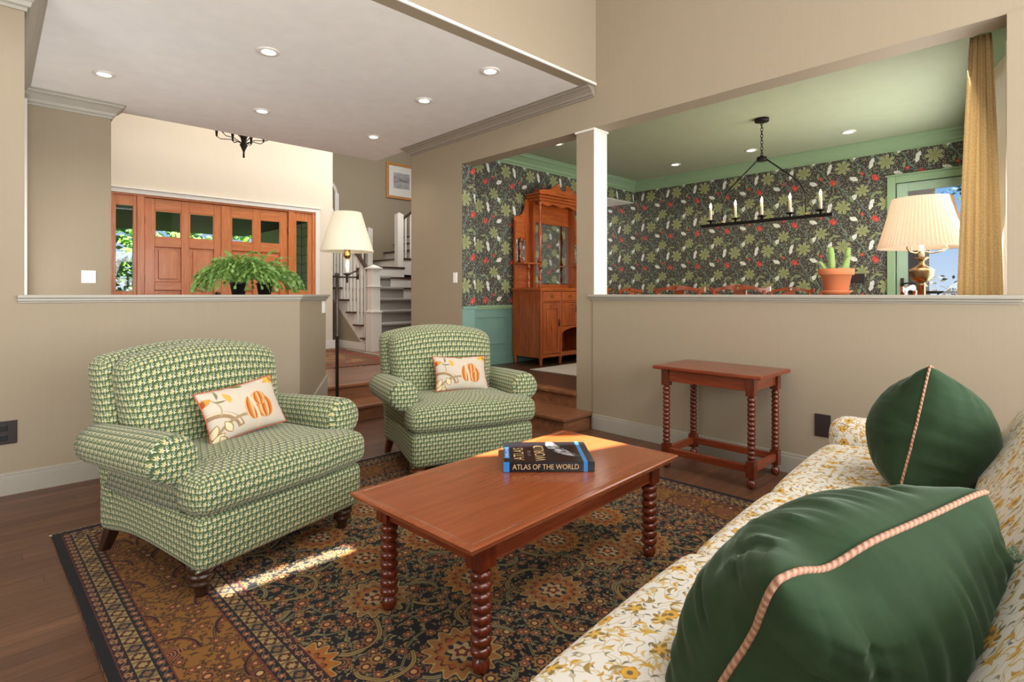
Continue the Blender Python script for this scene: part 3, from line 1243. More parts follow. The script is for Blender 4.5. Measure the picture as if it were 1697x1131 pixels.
def sidelight(name, x0, x1, g0, g1):
    mb = MB()
    y0, y1 = YD + .01, YD + .07
    z0, z1 = FZ, DT - .03
    mb.box(x0, g0, y0, y1, z0, z1).box(g1, x1, y0, y1, z0, z1)
    mb.box(g0, g1, y0, y1, z0, 1.34 if x0 < 2 else 1.36).box(g0, g1, y0, y1, 2.55, z1)
    o = struct(name, mb, 'fir', .004)
    MB().box(g0, g1, y0 + .03, y0 + .034, 1.3, 2.56).build('window_pane', 'glass', o)
    if x0 > 2:
        b = MB()
        z = 1.36 + .13
        while z < 2.5:
            b.tube([(g0, y0 + .025, z + .035), ((g0 + g1) / 2, y0 + .025, z), (g1, y0 + .025, z + .035)], .004, 5)
            z += .155
        b.box((g0 + g1) / 2 - .004, (g0 + g1) / 2 + .004, y0 + .02, y0 + .03, 1.36, 2.55)
        b.build('leading', 'black_metal', o)
    return o


sidelight('window_1', 1.235, 1.515, 1.272, 1.47)
sidelight('window_2', 3.75, 4.075, 3.80, 4.00)

# stair hall behind the foyer wall
struct('wall_stair_back', box(4.3, 9.9, 11.2, 11.35, FZ, TOP), 'taupe')
struct('wall_stair_left', box(4.3, 4.45, YD + .15, 11.2, FZ, TOP), 'cream')
struct('wall_stair_right', box(9.8, 9.9, 6.4, 11.2, FZ, TOP), 'taupe')
struct('wall_under_stair', box(4.66, 4.70, 8.5, 11.2, FZ, .34), 'taupe')
arch = MB()
for k in range(17):
    a0 = PI * k / 16
    arch.tube([(5.10 + .32 * math.cos(a), 11.17, 3.45 + .32 * math.sin(a)) for a in (a0, min(PI, a0 + PI / 16))], .04, 6)
arch.box(5.38, 5.47, 11.13, 11.2, 1.9, 3.47).box(4.73, 4.82, 11.13, 11.2, 1.9, 3.47)
struct('window_3', arch, 'trim_white', .004)

NR, RS, TD = 7, .22, .26
X0, X1, Y0 = 4.66, 6.36, 8.38
stairs = thing('staircase', 'carpeted staircase with white newel post and balusters behind the floor lamp', 'staircase', (0, 0, 0))
body = MB()
carp = MB()
trd = MB()
for i in range(NR):
    z1 = FZ + RS * (i + 1)
    ya, yb = Y0 + TD * i, Y0 + TD * (i + 1)
    if i == NR - 1:
        yb = 11.19
    body.box(X0 + .012, X1, ya, yb, FZ, z1 - .03)
    carp.rbox(((X0 + .20 + X1 - .22 - (i >= 4) * .14 * (i - 3)) / 2, (ya - .055 + yb) / 2, z1 - .016), (X1 - .22 - (i >= 4) * .14 * (i - 3) - X0 - .20, yb - ya + .055, .062), .028, 4)
    carp.box(X0 + .20, X1 - .22 - (i >= 4) * .14 * (i - 3), ya - .014, ya + .002, z1 - RS, z1 - .02)
body.build('stair_body', 'trim_white', stairs, .002)
carp.build('stair_carpet', 'carpet', stairs)
for i in range(NR):
    z1 = FZ + RS * (i + 1)
    ya, yb = Y0 + TD * i, Y0 + TD * (i + 1)
    MB().box(X0 - .035, X1 + .002, ya - .03, yb if i < NR - 1 else 10.2, z1 - .03, z1).build('tread', 'tread', stairs, .008)
# panelled wall face under the open side
MB().prism([(Y0 + .10, FZ), (11.19, FZ), (11.19, FZ + RS * NR - .27), (Y0 + TD * 6.2, FZ + RS * 6.2 - .30)], X0 - .002, X0 + .012, 'x').build('stringer_wall', 'taupe', stairs)
MB().box(X0 - .02, X0 - .003, Y0 + .1, 11.1, FZ, FZ + .13).build('stair_baseboard', 'trim_white', stairs, .003)


def newel(x, y, z0, z1, wd, box_z=None):
    mb = MB()
    h = wd / 2
    if box_z:
        mb.cbox((x, y, (z0 + box_z) / 2), (wd * 1.22, wd * 1.22, box_z - z0))
        mb.cbox((x, y, box_z + .012), (wd * 1.4, wd * 1.4, .025))
    mb.box(x - h, x + h, y - h, y + h, z0, z1)
    if box_z:
        mb.cbox((x, y, z1 - .30), (wd * 1.25, wd * 1.25, .02))
        mb.cbox((x, y, z1 + .01), (wd * 1.35, wd * 1.35, .03))
        k = [mb.pt(p) for p in ((x - h * 1.1, y - h * 1.1, z1 + .025), (x + h * 1.1, y - h * 1.1, z1 + .025), (x + h * 1.1, y + h * 1.1, z1 + .025), (x - h * 1.1, y + h * 1.1, z1 + .025), (x, y, z1 + .075))]
        for a, b in ((0, 1), (1, 2), (2, 3), (3, 0)):
            mb.face([k[a], k[b], k[4]])
    else:
        k = [mb.pt(p) for p in ((x - h, y - h, z1), (x + h, y - h, z1), (x + h, y + h, z1), (x - h, y + h, z1), (x, y, z1 + .05))]
        for a, b in ((0, 1), (1, 2), (2, 3), (3, 0)):
            mb.face([k[a], k[b], k[4]])
    return mb.build('newel_post', 'trim_white', stairs, .004)


newel(X0 + .05, Y0 - .07, FZ, 1.72, .16, .98)
newel(X0 + .03, Y0 + TD * 6.1, 1.6, 2.92, .13)
newel(6.28, 10.02, FZ + RS * NR - .02, 2.98, .14)
newel(6.15, 11.05, FZ + RS * NR, 2.75, .12)
for i in range(6):
    z1 = FZ + RS * (i + 1)
    for q in (.22, .72):
        y = Y0 + TD * (i + q) - .01
        top = 1.62 + (y - Y0) / TD * RS * .93
        if i == 0 and q < .3:
            continue
        MB().box(X0 + .012, X0 + .048, y - .018, y + .018, z1, top).build('baluster', 'trim_white', stairs)


def rail(path, w=.065, h=.06):
    mb = MB()
    for (a, b) in zip(path[:-1], path[1:]):
        a, b = Vector(a), Vector(b)
        d = (b - a).normalized()
        s = d.cross(Vector((0, 0, 1))).normalized() * (w / 2)
        u = Vector((0, 0, h))
        k = [mb.pt(p) for p in (a - s, a + s, a + s + u, a - s + u, b - s, b + s, b + s + u, b - s + u)]
        for q in ((0, 3, 2, 1), (4, 5, 6, 7), (0, 1, 5, 4), (1, 2, 6, 5), (2, 3, 7, 6), (3, 0, 4, 7)):
            mb.face([k[j] for j in q])
    return mb.build('handrail', 'dark_wood', stairs, .012)


rail([(X0 + .03, Y0 - .02, 1.60), (X0 + .03, Y0 + TD * 6.05, 2.80)])
rail([(X0 + .1, 11.05, 2.62), (6.15, 11.05, 2.62)])
for k in range(7):
    MB().box(4.95 + k * .17, 4.985 + k * .17, 11.03, 11.065, 1.86, 2.63).build('baluster', 'trim_white', stairs)
# upper flight climbing to the right
up = MB()
for i in range(6):
    up.box(6.36 + .26 * i, 8.2, 10.0, 11.19, 1.7, FZ + RS * NR + .2 * (i + 1) - .03)
up.build('upper_flight', 'trim_white', stairs)
for i in range(6):
    MB().box(6.36 + .26 * i - .03, 6.36 + .26 * (i + 1) + .02, 9.965, 11.19, 1.86 + .2 * (i + 1) - .03, 1.86 + .2 * (i + 1)).build('tread', 'tread', stairs, .006)
    for q in (.06, .19):
        MB().box(6.36 + .26 * i + q, 6.395 + .26 * i + q, 10.0, 10.035, 1.86 + .2 * (i + 1), 2.9 + .77 * (.26 * i + q)).build('baluster', 'trim_white', stairs)
rail([(6.36, 10.02, 2.86), (8.0, 10.02, 2.86 + .77 * 1.64)])

pic = thing('framed_picture', 'grey landscape picture in white mat and honey wood frame above the stairs', 'picture', (7.08, 11.2, 3.96))
fm = MB()
for q in ((-.42, -.355, -.42, .42), (.355, .42, -.42, .42), (-.355, .355, .355, .42), (-.355, .355, -.42, -.355)):
    fm.box(q[0], q[1], -.045, -.002, q[2], q[3])
fm.build('frame', 'oak_frame', pic, .006)
MB().box(-.36, .36, -.02, -.004, -.36, .36).build('mat_board', 'trim_white', pic)
MB().box(-.22, .22, -.024, -.018, -.17, .2).build('print', 'photo_grey', pic)

# porch, siding wall and garden seen through the front doors
struct('trim_porch', box(-1, 4.26, YD + .4, 13.4, 2.62, 2.75), 'porch')
sd = MB()
for k in range(18):
    z = .2 + k * .155
    sd.prism([(YD + .2, z), (12.4, z), (12.4, z + .155), (YD + .2, z + .155)], 4.28 - .02, 4.30, 'x')
struct('wall_porch', sd, 'siding', .004)
struct('floor_garden', box(-14, 30, 12.5, 40, -.1, 0), 'grass')


# ------------------------------------------------------------------ dining room
struct('wall_dining_side', MB().box(XW2, 7.05, 5.6, 5.75, 1.136, CZ).box(7.05, XD, 5.6, 5.75, 2.95, CZ), 'wallpaper')
struct('wall_dining_wainscot', box(XW2, 7.05, 5.6, 5.75, FZ, 1.11), 'wainscot')
wp = MB()
wp.box(XW2, XW2 + .008, 5.264, 5.6, 1.136, CZ).box(XW + .004, XW2, 5.264, 5.272, 1.136, 2.9)
struct('wall_dining_return', wp, 'wallpaper')
struct('wall_dining_return_wainscot', MB().box(XW2, XW2 + .008, 5.264, 5.6, FZ, 1.11).box(XW + .004, XW2, 5.264, 5.272, FZ, 1.11).box(XW + .004, XW2 + .02, 5.25, 5.272, 1.108, 1.14).box(XW2, XW2 + .02, 5.27, 5.6, 1.108, 1.14), 'wainscot', .003)
DY0, DY1, DZ = .70, 1.646, 2.72       # door opening in the far dining wall
struct('wall_dining_far', MB().box(XD, XD + .15, DY1 + .0, 8.3, 1.136, CZ).box(XD, XD + .15, .3, DY1, DZ, CZ), 'wallpaper')
struct('wall_dining_far_wainscot', box(XD, XD + .15, DY1, 8.3, FZ, 1.11), 'wainscot')
struct('wall_dining_near', MB().prism([(XW2, .20), (4.62, .265), (4.62, .16), (XW2, .1)], FZ, CZ).prism([(5.25, .47), (5.6, .58), (XD, .58), (XD, .40), (5.6, .40), (5.25, .36)], FZ, CZ).prism([(4.62, .265), (5.25, .47), (5.25, .36), (4.62, .16)], 2.82, CZ).prism([(4.62, .265), (5.25, .47), (5.25, .36), (4.62, .16)], FZ, .9), 'green_trim')
struct('ceiling_dining', MB().box(XW2, XD + .1, .1, 5.75, CZ, CZ + .1).box(7.0, XD + .1, 5.75, 8.3, CZ, CZ + .1), 'green_ceiling')
struct('ceiling_passage', box(7.05, XD, 5.602, 6.5, 2.94, 2.951), 'ceiling')
struct('wall_kitchen', box(5.6, XD, 8.2, 8.3, FZ, CZ), 'cream')
struct('wall_kitchen_side', box(6.9, 7.05, 5.75, 8.2, FZ, CZ), 'cream')
crown([((XD, 5.6), (XD, .58), (-1, 0), 1, 0), ((XW2, 5.6), (XD, 5.6), (0, -1), 0, 1)], 'trim_10', 'green_trim', CZ, .165, .14)
struct('trim_11', MB().box(XW2 + .01, 7.05, 5.575, 5.6, 1.108, 1.14).box(XW2 + .01, 7.05, 5.585, 5.6, 1.085, 1.108).box(XD - .025, XD, DY1 + .1, 8.2, 1.108, 1.14), 'green_trim', .005)
# panel mouldings and base of the wainscot
pm = MB()
for x0, x1 in ((4.52, 5.25), (5.35, 6.2), (6.3, 6.95)):
    for q in ((x0, x1, .97, 1.0), (x0, x1, .60, .63), (x0, x0 + .03, .63, .97), (x1 - .03, x1, .63, .97)):
        pm.box(q[0], q[1], 5.588, 5.6, q[2], q[3])
struct('trim_12', pm, 'wainscot', .004)
struct('baseboard_dining', MB().box(XW2 + .01, 7.05, 5.58, 5.6, FZ, FZ + .15).box(XW2 + .008, XW2 + .024, 5.28, 5.58, FZ, FZ + .15), 'wainscot', .004)

# glazed garden door
fr = MB()
fr.box(XD - .03, XD + .02, DY1, DY1 + .09, FZ, DZ + .09).box(XD - .03, XD + .02, DY0 - .09, DY0, FZ, DZ + .09).box(XD - .028, XD + .02, DY0, DY1, DZ, DZ + .09)
fr.box(XD - .045, XD - .0, DY0 - .11, DY1 + .11, DZ + .09, DZ + .11)
struct('door_frame_dining', fr, 'green_trim', .006)
dd = MB()
gy0, gy1, gz0, gz1 = .83, 1.525, .62, 2.607
dd.box(XD + .02, XD + .065, gy1, DY1 - .004, FZ + .01, DZ - .004).box(XD + .02, XD + .065, DY0 + .004, gy0, FZ + .01, DZ - .004)
dd.box(XD + .021, XD + .065, gy0, gy1, gz1, DZ - .004).box(XD + .021, XD + .065, gy0, gy1, FZ + .01, gz0)
d3 = struct('door_3', dd, 'green_door', .004)
MB().box(XD + .04, XD + .045, gy0, gy1, gz0, gz1).build('door_pane', 'glass', d3)
MB().box(XD + .008, XD + .02, 1.56, 1.60, 1.26, 1.50).build('door_plate', 'bronze', d3, .004)
MB().tube([(XD + .01, 1.58, 1.42), (XD - .045, 1.58, 1.42), (XD - .05, 1.56, 1.425), (XD - .05, 1.50, 1.435), (XD - .045, 1.44, 1.42)], [.01, .01, .01, .009, .006], 8).build('door_handle', 'black_metal', d3)
# bay window frame beside the curtain
dv = Vector((.951, .309))
nv = Vector((-.309, .951))
bw = MB()
def bayp(s, o):
    q = Vector((4.62, .265)) + dv * s + nv * o
    return (q.x, q.y)
def bbox(s0, s1, o0, o1, z0, z1):
    bw.prism([bayp(s0, o0), bayp(s1, o0), bayp(s1, o1), bayp(s0, o1)], z0, z1)
bbox(-.10, .05, -.0, .05, .9, 2.9)
bbox(.03, .07, -.06, .012, .9, 2.85)
bbox(.60, .66, -.06, .012, .9, 2.85)
bbox(.07, .60, -.05, .0, .9, .96)
bbox(.07, .60, -.05, .0, 2.76, 2.82)
bbox(.07, .60, -.04, -.01, 1.86, 1.90)
wn = struct('window_4', bw, 'trim_white', .003)
MB().prism([bayp(.05, .014), bayp(.64, .014), bayp(.64, .018), bayp(.05, .018)], 1.0, 2.86).build('white_panel', 'shade_cream', wn)  # white panel added over the glass to keep this gap bright
gl = MB()
gl.prism([bayp(.07, -.03), bayp(.60, -.03), bayp(.60, -.026), bayp(.07, -.026)], .96, 2.76)
gl.build('window_pane', 'glass', wn)

# neighbouring house, railing and shrubs outside the dining door
hs = thing('neighbour_house', 'brown house corner with pale window and dark eave outside the dining room door', 'building', (14.5, 2.24, -1.0), math.radians(13))
MB().box(0, 4, 0, 5, 0, 4.15).build('house_wall', 'house_wall', hs)
MB().box(-.9, 4.6, -.05, 5.4, 4.15, 4.42).build('roof_eave', 'porch', hs, .02)
MB().box(-.03, 0, .55, .62, 1.8, 4.0).box(-.03, 0, 1.2, 1.27, 1.8, 4.0).box(-.03, 0, .55, 1.27, 3.9, 4.0).box(-.03, 0, .55, 1.27, 1.8, 1.9).build('window_frame', 'trim_white', hs, .01)
MB().box(-.015, .0, .62, 1.2, 1.9, 3.9).build('pane', 'mirror', hs)
MB().box(-.06, .0, .0, .14, 0, 4.15).build('corner_board', 'porch', hs)
rl = MB()
rl.box(10.2, 10.24, -2.0, 2.9, 1.30, 1.34)
for k in range(30):
    rl.box(10.21, 10.225, -2.0 + k * .165, -1.985 + k * .165, .3, 1.30)
tag(rl.build('deck_railing', 'black_metal'), 'thin black deck railing outside the dining room door', 'railing')
struct('floor_deck', box(XD + .15, 10.4, -2.2, 3.0, .1, .24), 'tread')


def foliage(name, c, r, n, leaf, mat, parent=None, sq=(1, 1, 1), seed=1):
    rnd = random.Random(seed)
    mb = MB()
    for _ in range(n):
        while True:
            p = Vector((rnd.uniform(-1, 1), rnd.uniform(-1, 1), rnd.uniform(-1, 1)))
            if .25 < p.length < 1:
                break
        if noise.noise(p * 2.3 + Vector((seed, 0, 0))) < -.12:
            continue
        q = Vector((c[0] + p.x * r * sq[0], c[1] + p.y * r * sq[1], c[2] + p.z * r * sq[2]))
        a = Vector((rnd.gauss(0, 1), rnd.gauss(0, 1), rnd.gauss(0, .6))).normalized()
        b = a.cross(Vector((rnd.gauss(0, 1), rnd.gauss(0, 1), rnd.gauss(0, 1)))).normalized()
        L = leaf * rnd.uniform(.6, 1.3)
        i = [mb.pt(q - a * L), mb.pt(q + b * L * .45), mb.pt(q + a * L), mb.pt(q - b * L * .45)]
        mb.face(i)
    return mb.build(name, mat, parent)


for k, (x, y, z, r, n, lf, mat, lab) in enumerate((
        (1.2, 15.6, 2.4, 1.5, 3800, .09, 'leaf_lit', 'bright sunlit green tree seen through the left door sidelight'),
        (-1.2, 14.2, .7, 1.0, 2200, .09, 'leaf_dark', 'dark bush low behind the left end of the front doors'),
        (4.4, 17.5, 2.2, 2.0, 2600, .14, 'leaf_lit', 'sunlit tree far behind the porch of the front doors'))):
    tr = thing('garden_tree' if r > 1.2 else 'garden_bush', lab, 'tree' if r > 1.2 else 'bush', (x, y, 0))
    foliage('foliage', (0, 0, z), r, n, lf, mat, tr, seed=k + 3)
    MB().tube([(0, 0, 0), (.05, .02, z * .5), (0, 0, z)], [.1, .07, .04], 8).build('trunk', 'stem', tr)
sh = thing('shrub', 'olive brown shrub against the sky beyond the dining room door', 'bush', (12.2, 1.66, 0))
foliage('foliage', (0, 0, 1.05), .58, 700, .045, 'leaf_autumn', sh, (1, 1, 1), 9)
MB().tube([(0, 0, 0), (.02, .03, .7), (0, 0, 1.3)], [.03, .02, .01], 6).build('trunk', 'stem', sh)
tr = thing('garden_tree', 'leafy twig tip at the top of the dining door glass', 'tree', (12.0, 1.36, 0))
foliage('foliage', (0, 0, 3.2), .45, 260, .05, 'leaf_dark', tr, (1, 1, .7), 5)
MB().tube([(0, -.5, 0), (0, -.45, 2.4), (0, 0, 3.2)], [.05, .04, .01], 6).build('trunk', 'stem', tr)


# ------------------------------------------------------------------ downlights
def downlight(x, y, label, group, power, size=.085):
    o = thing('recessed_downlight', label, 'ceiling light', (x, y, CZ), 0, group)
    MB().lathe([(size * .62, -.003), (size * .66, -.011), (size * .95, -.012), (size * 1.02, -.006), (size * 1.03, 0), (size * .62, 0)], n=32, caps=False).build('trim_ring', 'trim_white', o)
    MB().lathe([(.0005, -.004), (size * .62, -.004), (size * .62, -.002), (.0005, -.002)], n=32, caps=False).build('lens', 'downlight', o)
    light('downlight_beam', 'SPOT', (x, y, CZ - .03), power, (1, .9, .76), (x, y, 0), .05, angle=128, blend=1.0)
    return o


G = 'recessed downlights in the low living room ceiling'
for x, y, lb in ((1.66, 4.63, 'recessed downlight highest in the photo, above the front doors in the low white ceiling'),
                 (3.24, 3.66, 'recessed downlight in the low ceiling closest to its front right corner'),
                 (3.24, 4.69, 'recessed downlight just behind the one at the low ceiling front right corner'),
                 (.75, 6.14, 'leftmost recessed downlight in the low white ceiling'),
                 (2.15, 6.19, 'recessed downlight in the low ceiling nearest the foyer chandelier'),
                 (3.53, 6.23, 'lowest recessed downlight of the white ceiling, above the staircase and floor lamp')):
    downlight(x, y, lb, G, 30)
G = 'recessed downlights in the green dining ceiling'
for x, y, lb in ((7.65, 1.977, 'dining ceiling downlight nearest the curtain'),
                 (7.65, 3.17, 'dining ceiling downlight beside the chandelier chain'),
                 (7.65, 4.33, 'dining ceiling downlight nearest the far dining corner'),
                 (5.46, 4.81, 'dining ceiling downlight above the mahogany hutch')):
    downlight(x, y, lb, G, 34, .08)


# ------------------------------------------------------------------ wall plates
def plate(name, label, cat, mb, mat):
    return tag(mb.build(name, mat, bevel=.003), label, cat)


o = thing('wall_outlet', 'dark brown double outlet low on the wall at the left edge', 'outlet', (.065, YL, .405))
MB().box(-.065, .065, -.008, 0, -.075, .075).build('cover_plate', 'dark_plate', o, .003)
MB().box(-.018, .018, -.011, -.007, .012, .05).build('socket', 'black_plastic', o, .003)
MB().box(-.018, .018, -.011, -.007, -.05, -.012).build('socket', 'black_plastic', o, .003)
plate('wall_outlet', 'dark brown blank plate on the wall between console table and sofa arm', 'outlet', MB().box(XW - .022, XW - .012, 1.19, 1.29, .305, .46), 'dark_plate')
o = thing('light_switch', 'white square dimmer switch on the wall left of the front doors', 'switch', (.74, 7.11, 1.475))
MB().box(-.06, .06, -.008, 0, -.065, .065).build('switch_plate', 'white_plate', o, .003)
MB().box(-.018, .018, -.013, -.007, -.022, .022).build('switch_button', 'white_plate', o, .003)
o = thing('light_switch', 'white rocker switch beside the dining room opening', 'switch', (XW, 5.40, 1.50))
MB().box(-.008, 0, -.04, .04, -.064, .064).build('switch_plate', 'white_plate', o, .003)
MB().box(-.012, -.007, -.016, .016, -.035, .035).build('switch_button', 'white_plate', o, .003)
o = thing('light_switch', 'white switch plate at the bent end of the left half wall', 'switch', (P1.x - .05, P1.y - .05, 1.17), PI / 4)
MB().box(-.04, .04, -.01, -.0005, -.062, .055).build('switch_plate', 'white_plate', o, .003)
MB().box(-.014, .014, -.014, -.009, -.03, .03).build('switch_button', 'white_plate', o, .003)
plate('wall_outlet', 'dark plate on the floral wallpaper right of the cactus pot', 'outlet', MB().box(XD - .01, XD, 1.99, 2.17, 1.44, 1.57), 'dark_plate')

# ------------------------------------------------------------------ rugs
RX, RY = 1.56, 2.2
rg = MB()
rg.box(-RX, RX, -RY, RY, .001, .012)
rug = rg.build('persian_rug', persian(RX, RY, 'black_persian_rug_pile', '100e14', '8c5d24'), bevel=0, loc=(1.86, 1.64, 0), rz=math.radians(1.6))
tag(rug, 'large dark floral persian rug with ochre border under the coffee table', 'rug')
frg = MB()
rnd = random.Random(4)
for k in range(360):
    x = -RX + 2 * RX * k / 359
    frg.tube([(x, RY - .002, .008), (x + rnd.uniform(-.006, .006), RY + .01, .006), (x + rnd.uniform(-.012, .012), RY + .022, .003)], .0028, 4)
o = frg.build('fringe', 'linen', rug)
o['kind'] = 'stuff'
rg = MB().box(-1.05, 1.05, -1.15, 1.15, .001, .011)
rug2 = rg.build('persian_rug', persian(1.05, 1.15, 'red_persian_rug_pile', '7c2c20', '9a3c26', .8, 'd0b080'), loc=(3.38, 7.9, FZ), rz=math.radians(-4))
tag(rug2, 'rust red persian rug on the foyer floor before the stairs', 'rug')
frg = MB()
for k in range(160):
    y = -1.15 + 2.3 * k / 159
    frg.tube([(1.049, y, .008), (1.09, y + rnd.uniform(-.01, .01), .003)], .004, 4)
o = frg.build('fringe', 'linen', rug2)
o['kind'] = 'stuff'
rg = MB().box(-1.4, 1.4, -1.95, 1.95, .001, .011)
rug3 = tag(rg.build('woven_rug', 'rug_grey', loc=(6.42, 2.92, FZ)), 'pale grey woven rug with tassels on the dining room floor', 'rug')
frg = MB()
for k in range(60):
    x = -1.4 + 2.8 * k / 59
    frg.lathe([(.001, .001), (.012, .004), (.01, .008), (.001, .0105)], (x, 1.965, 0), 6)
o = frg.build('tassels', 'linen', rug3)
o['kind'] = 'stuff'


# ------------------------------------------------------------------ upholstery
def smooth(a, b, x):
    t = max(0, min(1, (x - a) / (b - a)))
    return t * t * (3 - 2 * t)


def armchair(label, loc, rz, foot_mat):
    root = thing('armchair', label, 'armchair', loc, rz, 'matching green armchairs')
    F = 'chair_fabric'

    def dbody(p):
        x, y, z = p
        # hem dips at the corners, rises in between along the sides; the back tapers in
        k = smooth(.12, -.12, z)
        z += k * .028 * max(0, 1 - (y / .40) ** 2) * smooth(.30, .45, abs(x)) - k * .015 * smooth(.1, .45, y)
        x *= 1 - .07 * smooth(-.3, .46, y)
        return (x, y, z)
    MB().rbox((0, .40, .245), (.91, .93, .235), .045, 16, dbody).build('base', F, root)
    mb = MB()
    mb.tube([(sx_ * .45, sy_, .135) for sx_, sy_ in ((-1, -.03), (1, -.03))], .005, 6)
    mb.build('hem_piping', F, root)

    def dseat(p):
        x, y, z = p
        k = smooth(-.20, -.13, y)
        x *= 1 - .24 * k
        if z > 0:
            z += .035 * (1 - (x / .5) ** 2) * (1 - (y / .42) ** 2)
        y -= .03 * (1 - (x / .48) ** 2) * smooth(0, -.3, y)
        z += .004 * noise.noise(Vector((x * 7, y * 7, 3)))
        return (x, y, z)
    MB().rbox((0, .265, .445), (.95, .70, .165), .062, 18, dseat).build('seat_cushion', F, root)

    def dback(p):
        x, y, z = p
        z0 = z
        z += .075 * (1 - (x / .44) ** 2) * smooth(0, .22, z)
        bulge = (1 - (x / .42) ** 2) * (1 - (z0 / .33) ** 2)
        if y < 0:
            y -= .07 * max(0, bulge)
        x *= 1 + .06 * smooth(-.2, .2, z0)
        y += .20 * (z0 + .27)
        return (x, y, z)
    MB().rbox((0, .60, .70), (.80, .17, .50), .07, 16, dback).build('back_cushion', F, root)

    def dshell(p):
        x, y, z = p
        z0 = z
        z += .07 * (1 - (x / .47) ** 2) * smooth(0, .4, z)
        x *= 1 + .02 * smooth(-.2, .4, z0) - .05 * smooth(.0, -.4, z0)
        y += .20 * max(0, z0 + .05)
        return (x, y, z)
    MB().rbox((0, .76, .56), (.90, .17, .80), .06, 16, dshell).build('back', F, root)
    for s in (-1, 1):
        # scroll arm: profile swept from front to back
        n = 40
        mb = MB()
        rings = []
        ys = [(.055, .45), (.062, .72), (.08, .90), (.11, .985), (.15, 1.0), (.24, 1.0), (.34, .98), (.44, .96), (.55, .94), (.66, .92), (.76, .90)]
        for y, sc in ys:
            ring = []
            R = .105
            cx, cz = .468, .588
            prof = []
            for k in range(22):       # the roll, from the inside edge over the top to the underside
                a = math.radians(190 - k * 270 / 21)
                prof.append((cx + R * math.cos(a), cz + R * math.sin(a)))
            lowx = [(.44, .44), (.438, .34), (.35, .34), (.35, .44)]
            prof += lowx
            mx, mz = .45, .545
            acc = 0
            last = None
            for (px_, pz_) in prof:
                xx = mx + (px_ - mx) * sc
                zz = mz + (pz_ - mz) * sc - (.02 * (y - .1) if y > .1 else 0)
                if last:
                    acc += math.hypot(px_ - last[0], pz_ - last[1])
                last = (px_, pz_)
                ring.append((mb.pt((s * xx, y, zz)), acc))
            rings.append((ring, y))
        m = len(rings[0][0])
        for k in range(len(rings) - 1):
            (ra, ya), (rb, yb) = rings[k], rings[k + 1]
            for j in range(m):
                j2 = (j + 1) % m
                ids = [ra[j][0], ra[j2][0], rb[j2][0], rb[j][0]]
                a0, a1 = ra[j][1], ra[j2][1] if j2 else ra[j][1] + .15
                if k < 3:   # front scroll face
                    uv = [(mb.v[i].x, mb.v[i].z) for i in ids]
                else:
                    uv = [(ya, a0), (ya, a1), (yb, a1), (yb, a0)]
                if s < 0:
                    ids, uv = ids[::-1], uv[::-1]
                mb.face(ids, uv, 0, True)
        cap = [i for i, _ in rings[0][0]]
        ccv = mb.pt((s * .46, .05, .56))
        for j in range(m):
            ids = [cap[j], ccv, cap[(j + 1) % m]]
            if s < 0:
                ids = ids[::-1]
            mb.face(ids, [(mb.v[i].x, mb.v[i].z) for i in ids], 0, True)
        capb = [i for i, _ in rings[-1][0]]
        mb.face(capb if s > 0 else capb[::-1], None, 0)
        mb.build('arm', F, root)
    for s in (-1, 1):
        pf = [(.018, .0), (.024, .006), (.027, .03), (.034, .05), (.046, .055), (.048, .066), (.040, .072), (.047, .082), (.054, .09), (.052, .1), (.044, .104), (.056, .115), (.058, .135), (.05, .15)]
        MB().lathe(pf, (s * .39, .03, .0), 20).build('leg', foot_mat, root)
    for s in (-1, 1):
        mb = MB()
        a = [mb.pt((s * .39 + dx, .82 + .05 + dy, 0)) for dx, dy in ((-.022, -.022), (.022, -.022), (.022, .022), (-.022, .022))]
        b = [mb.pt((s * .38 + dx, .78 + dy, .16)) for dx, dy in ((-.03, -.03), (.03, -.03), (.03, .03), (-.03, .03))]
        mb.face(a[::-1])
        mb.face(b)
        for k in range(4):
            mb.face([a[k], a[(k + 1) % 4], b[(k + 1) % 4], b[k]])
        mb.build('leg', foot_mat, root, .003)
    return root


A1, A2 = math.radians(16.3), math.radians(-17)
armchair('larger nearer green sprig armchair at the left, in front of the half wall', (1.035, 2.675, 0.012), A1, 'dark_wood')
armchair('further green sprig armchair beside the steps, behind the coffee table', (2.45, 2.95, 0.012), A2, 'chair_foot_lit')


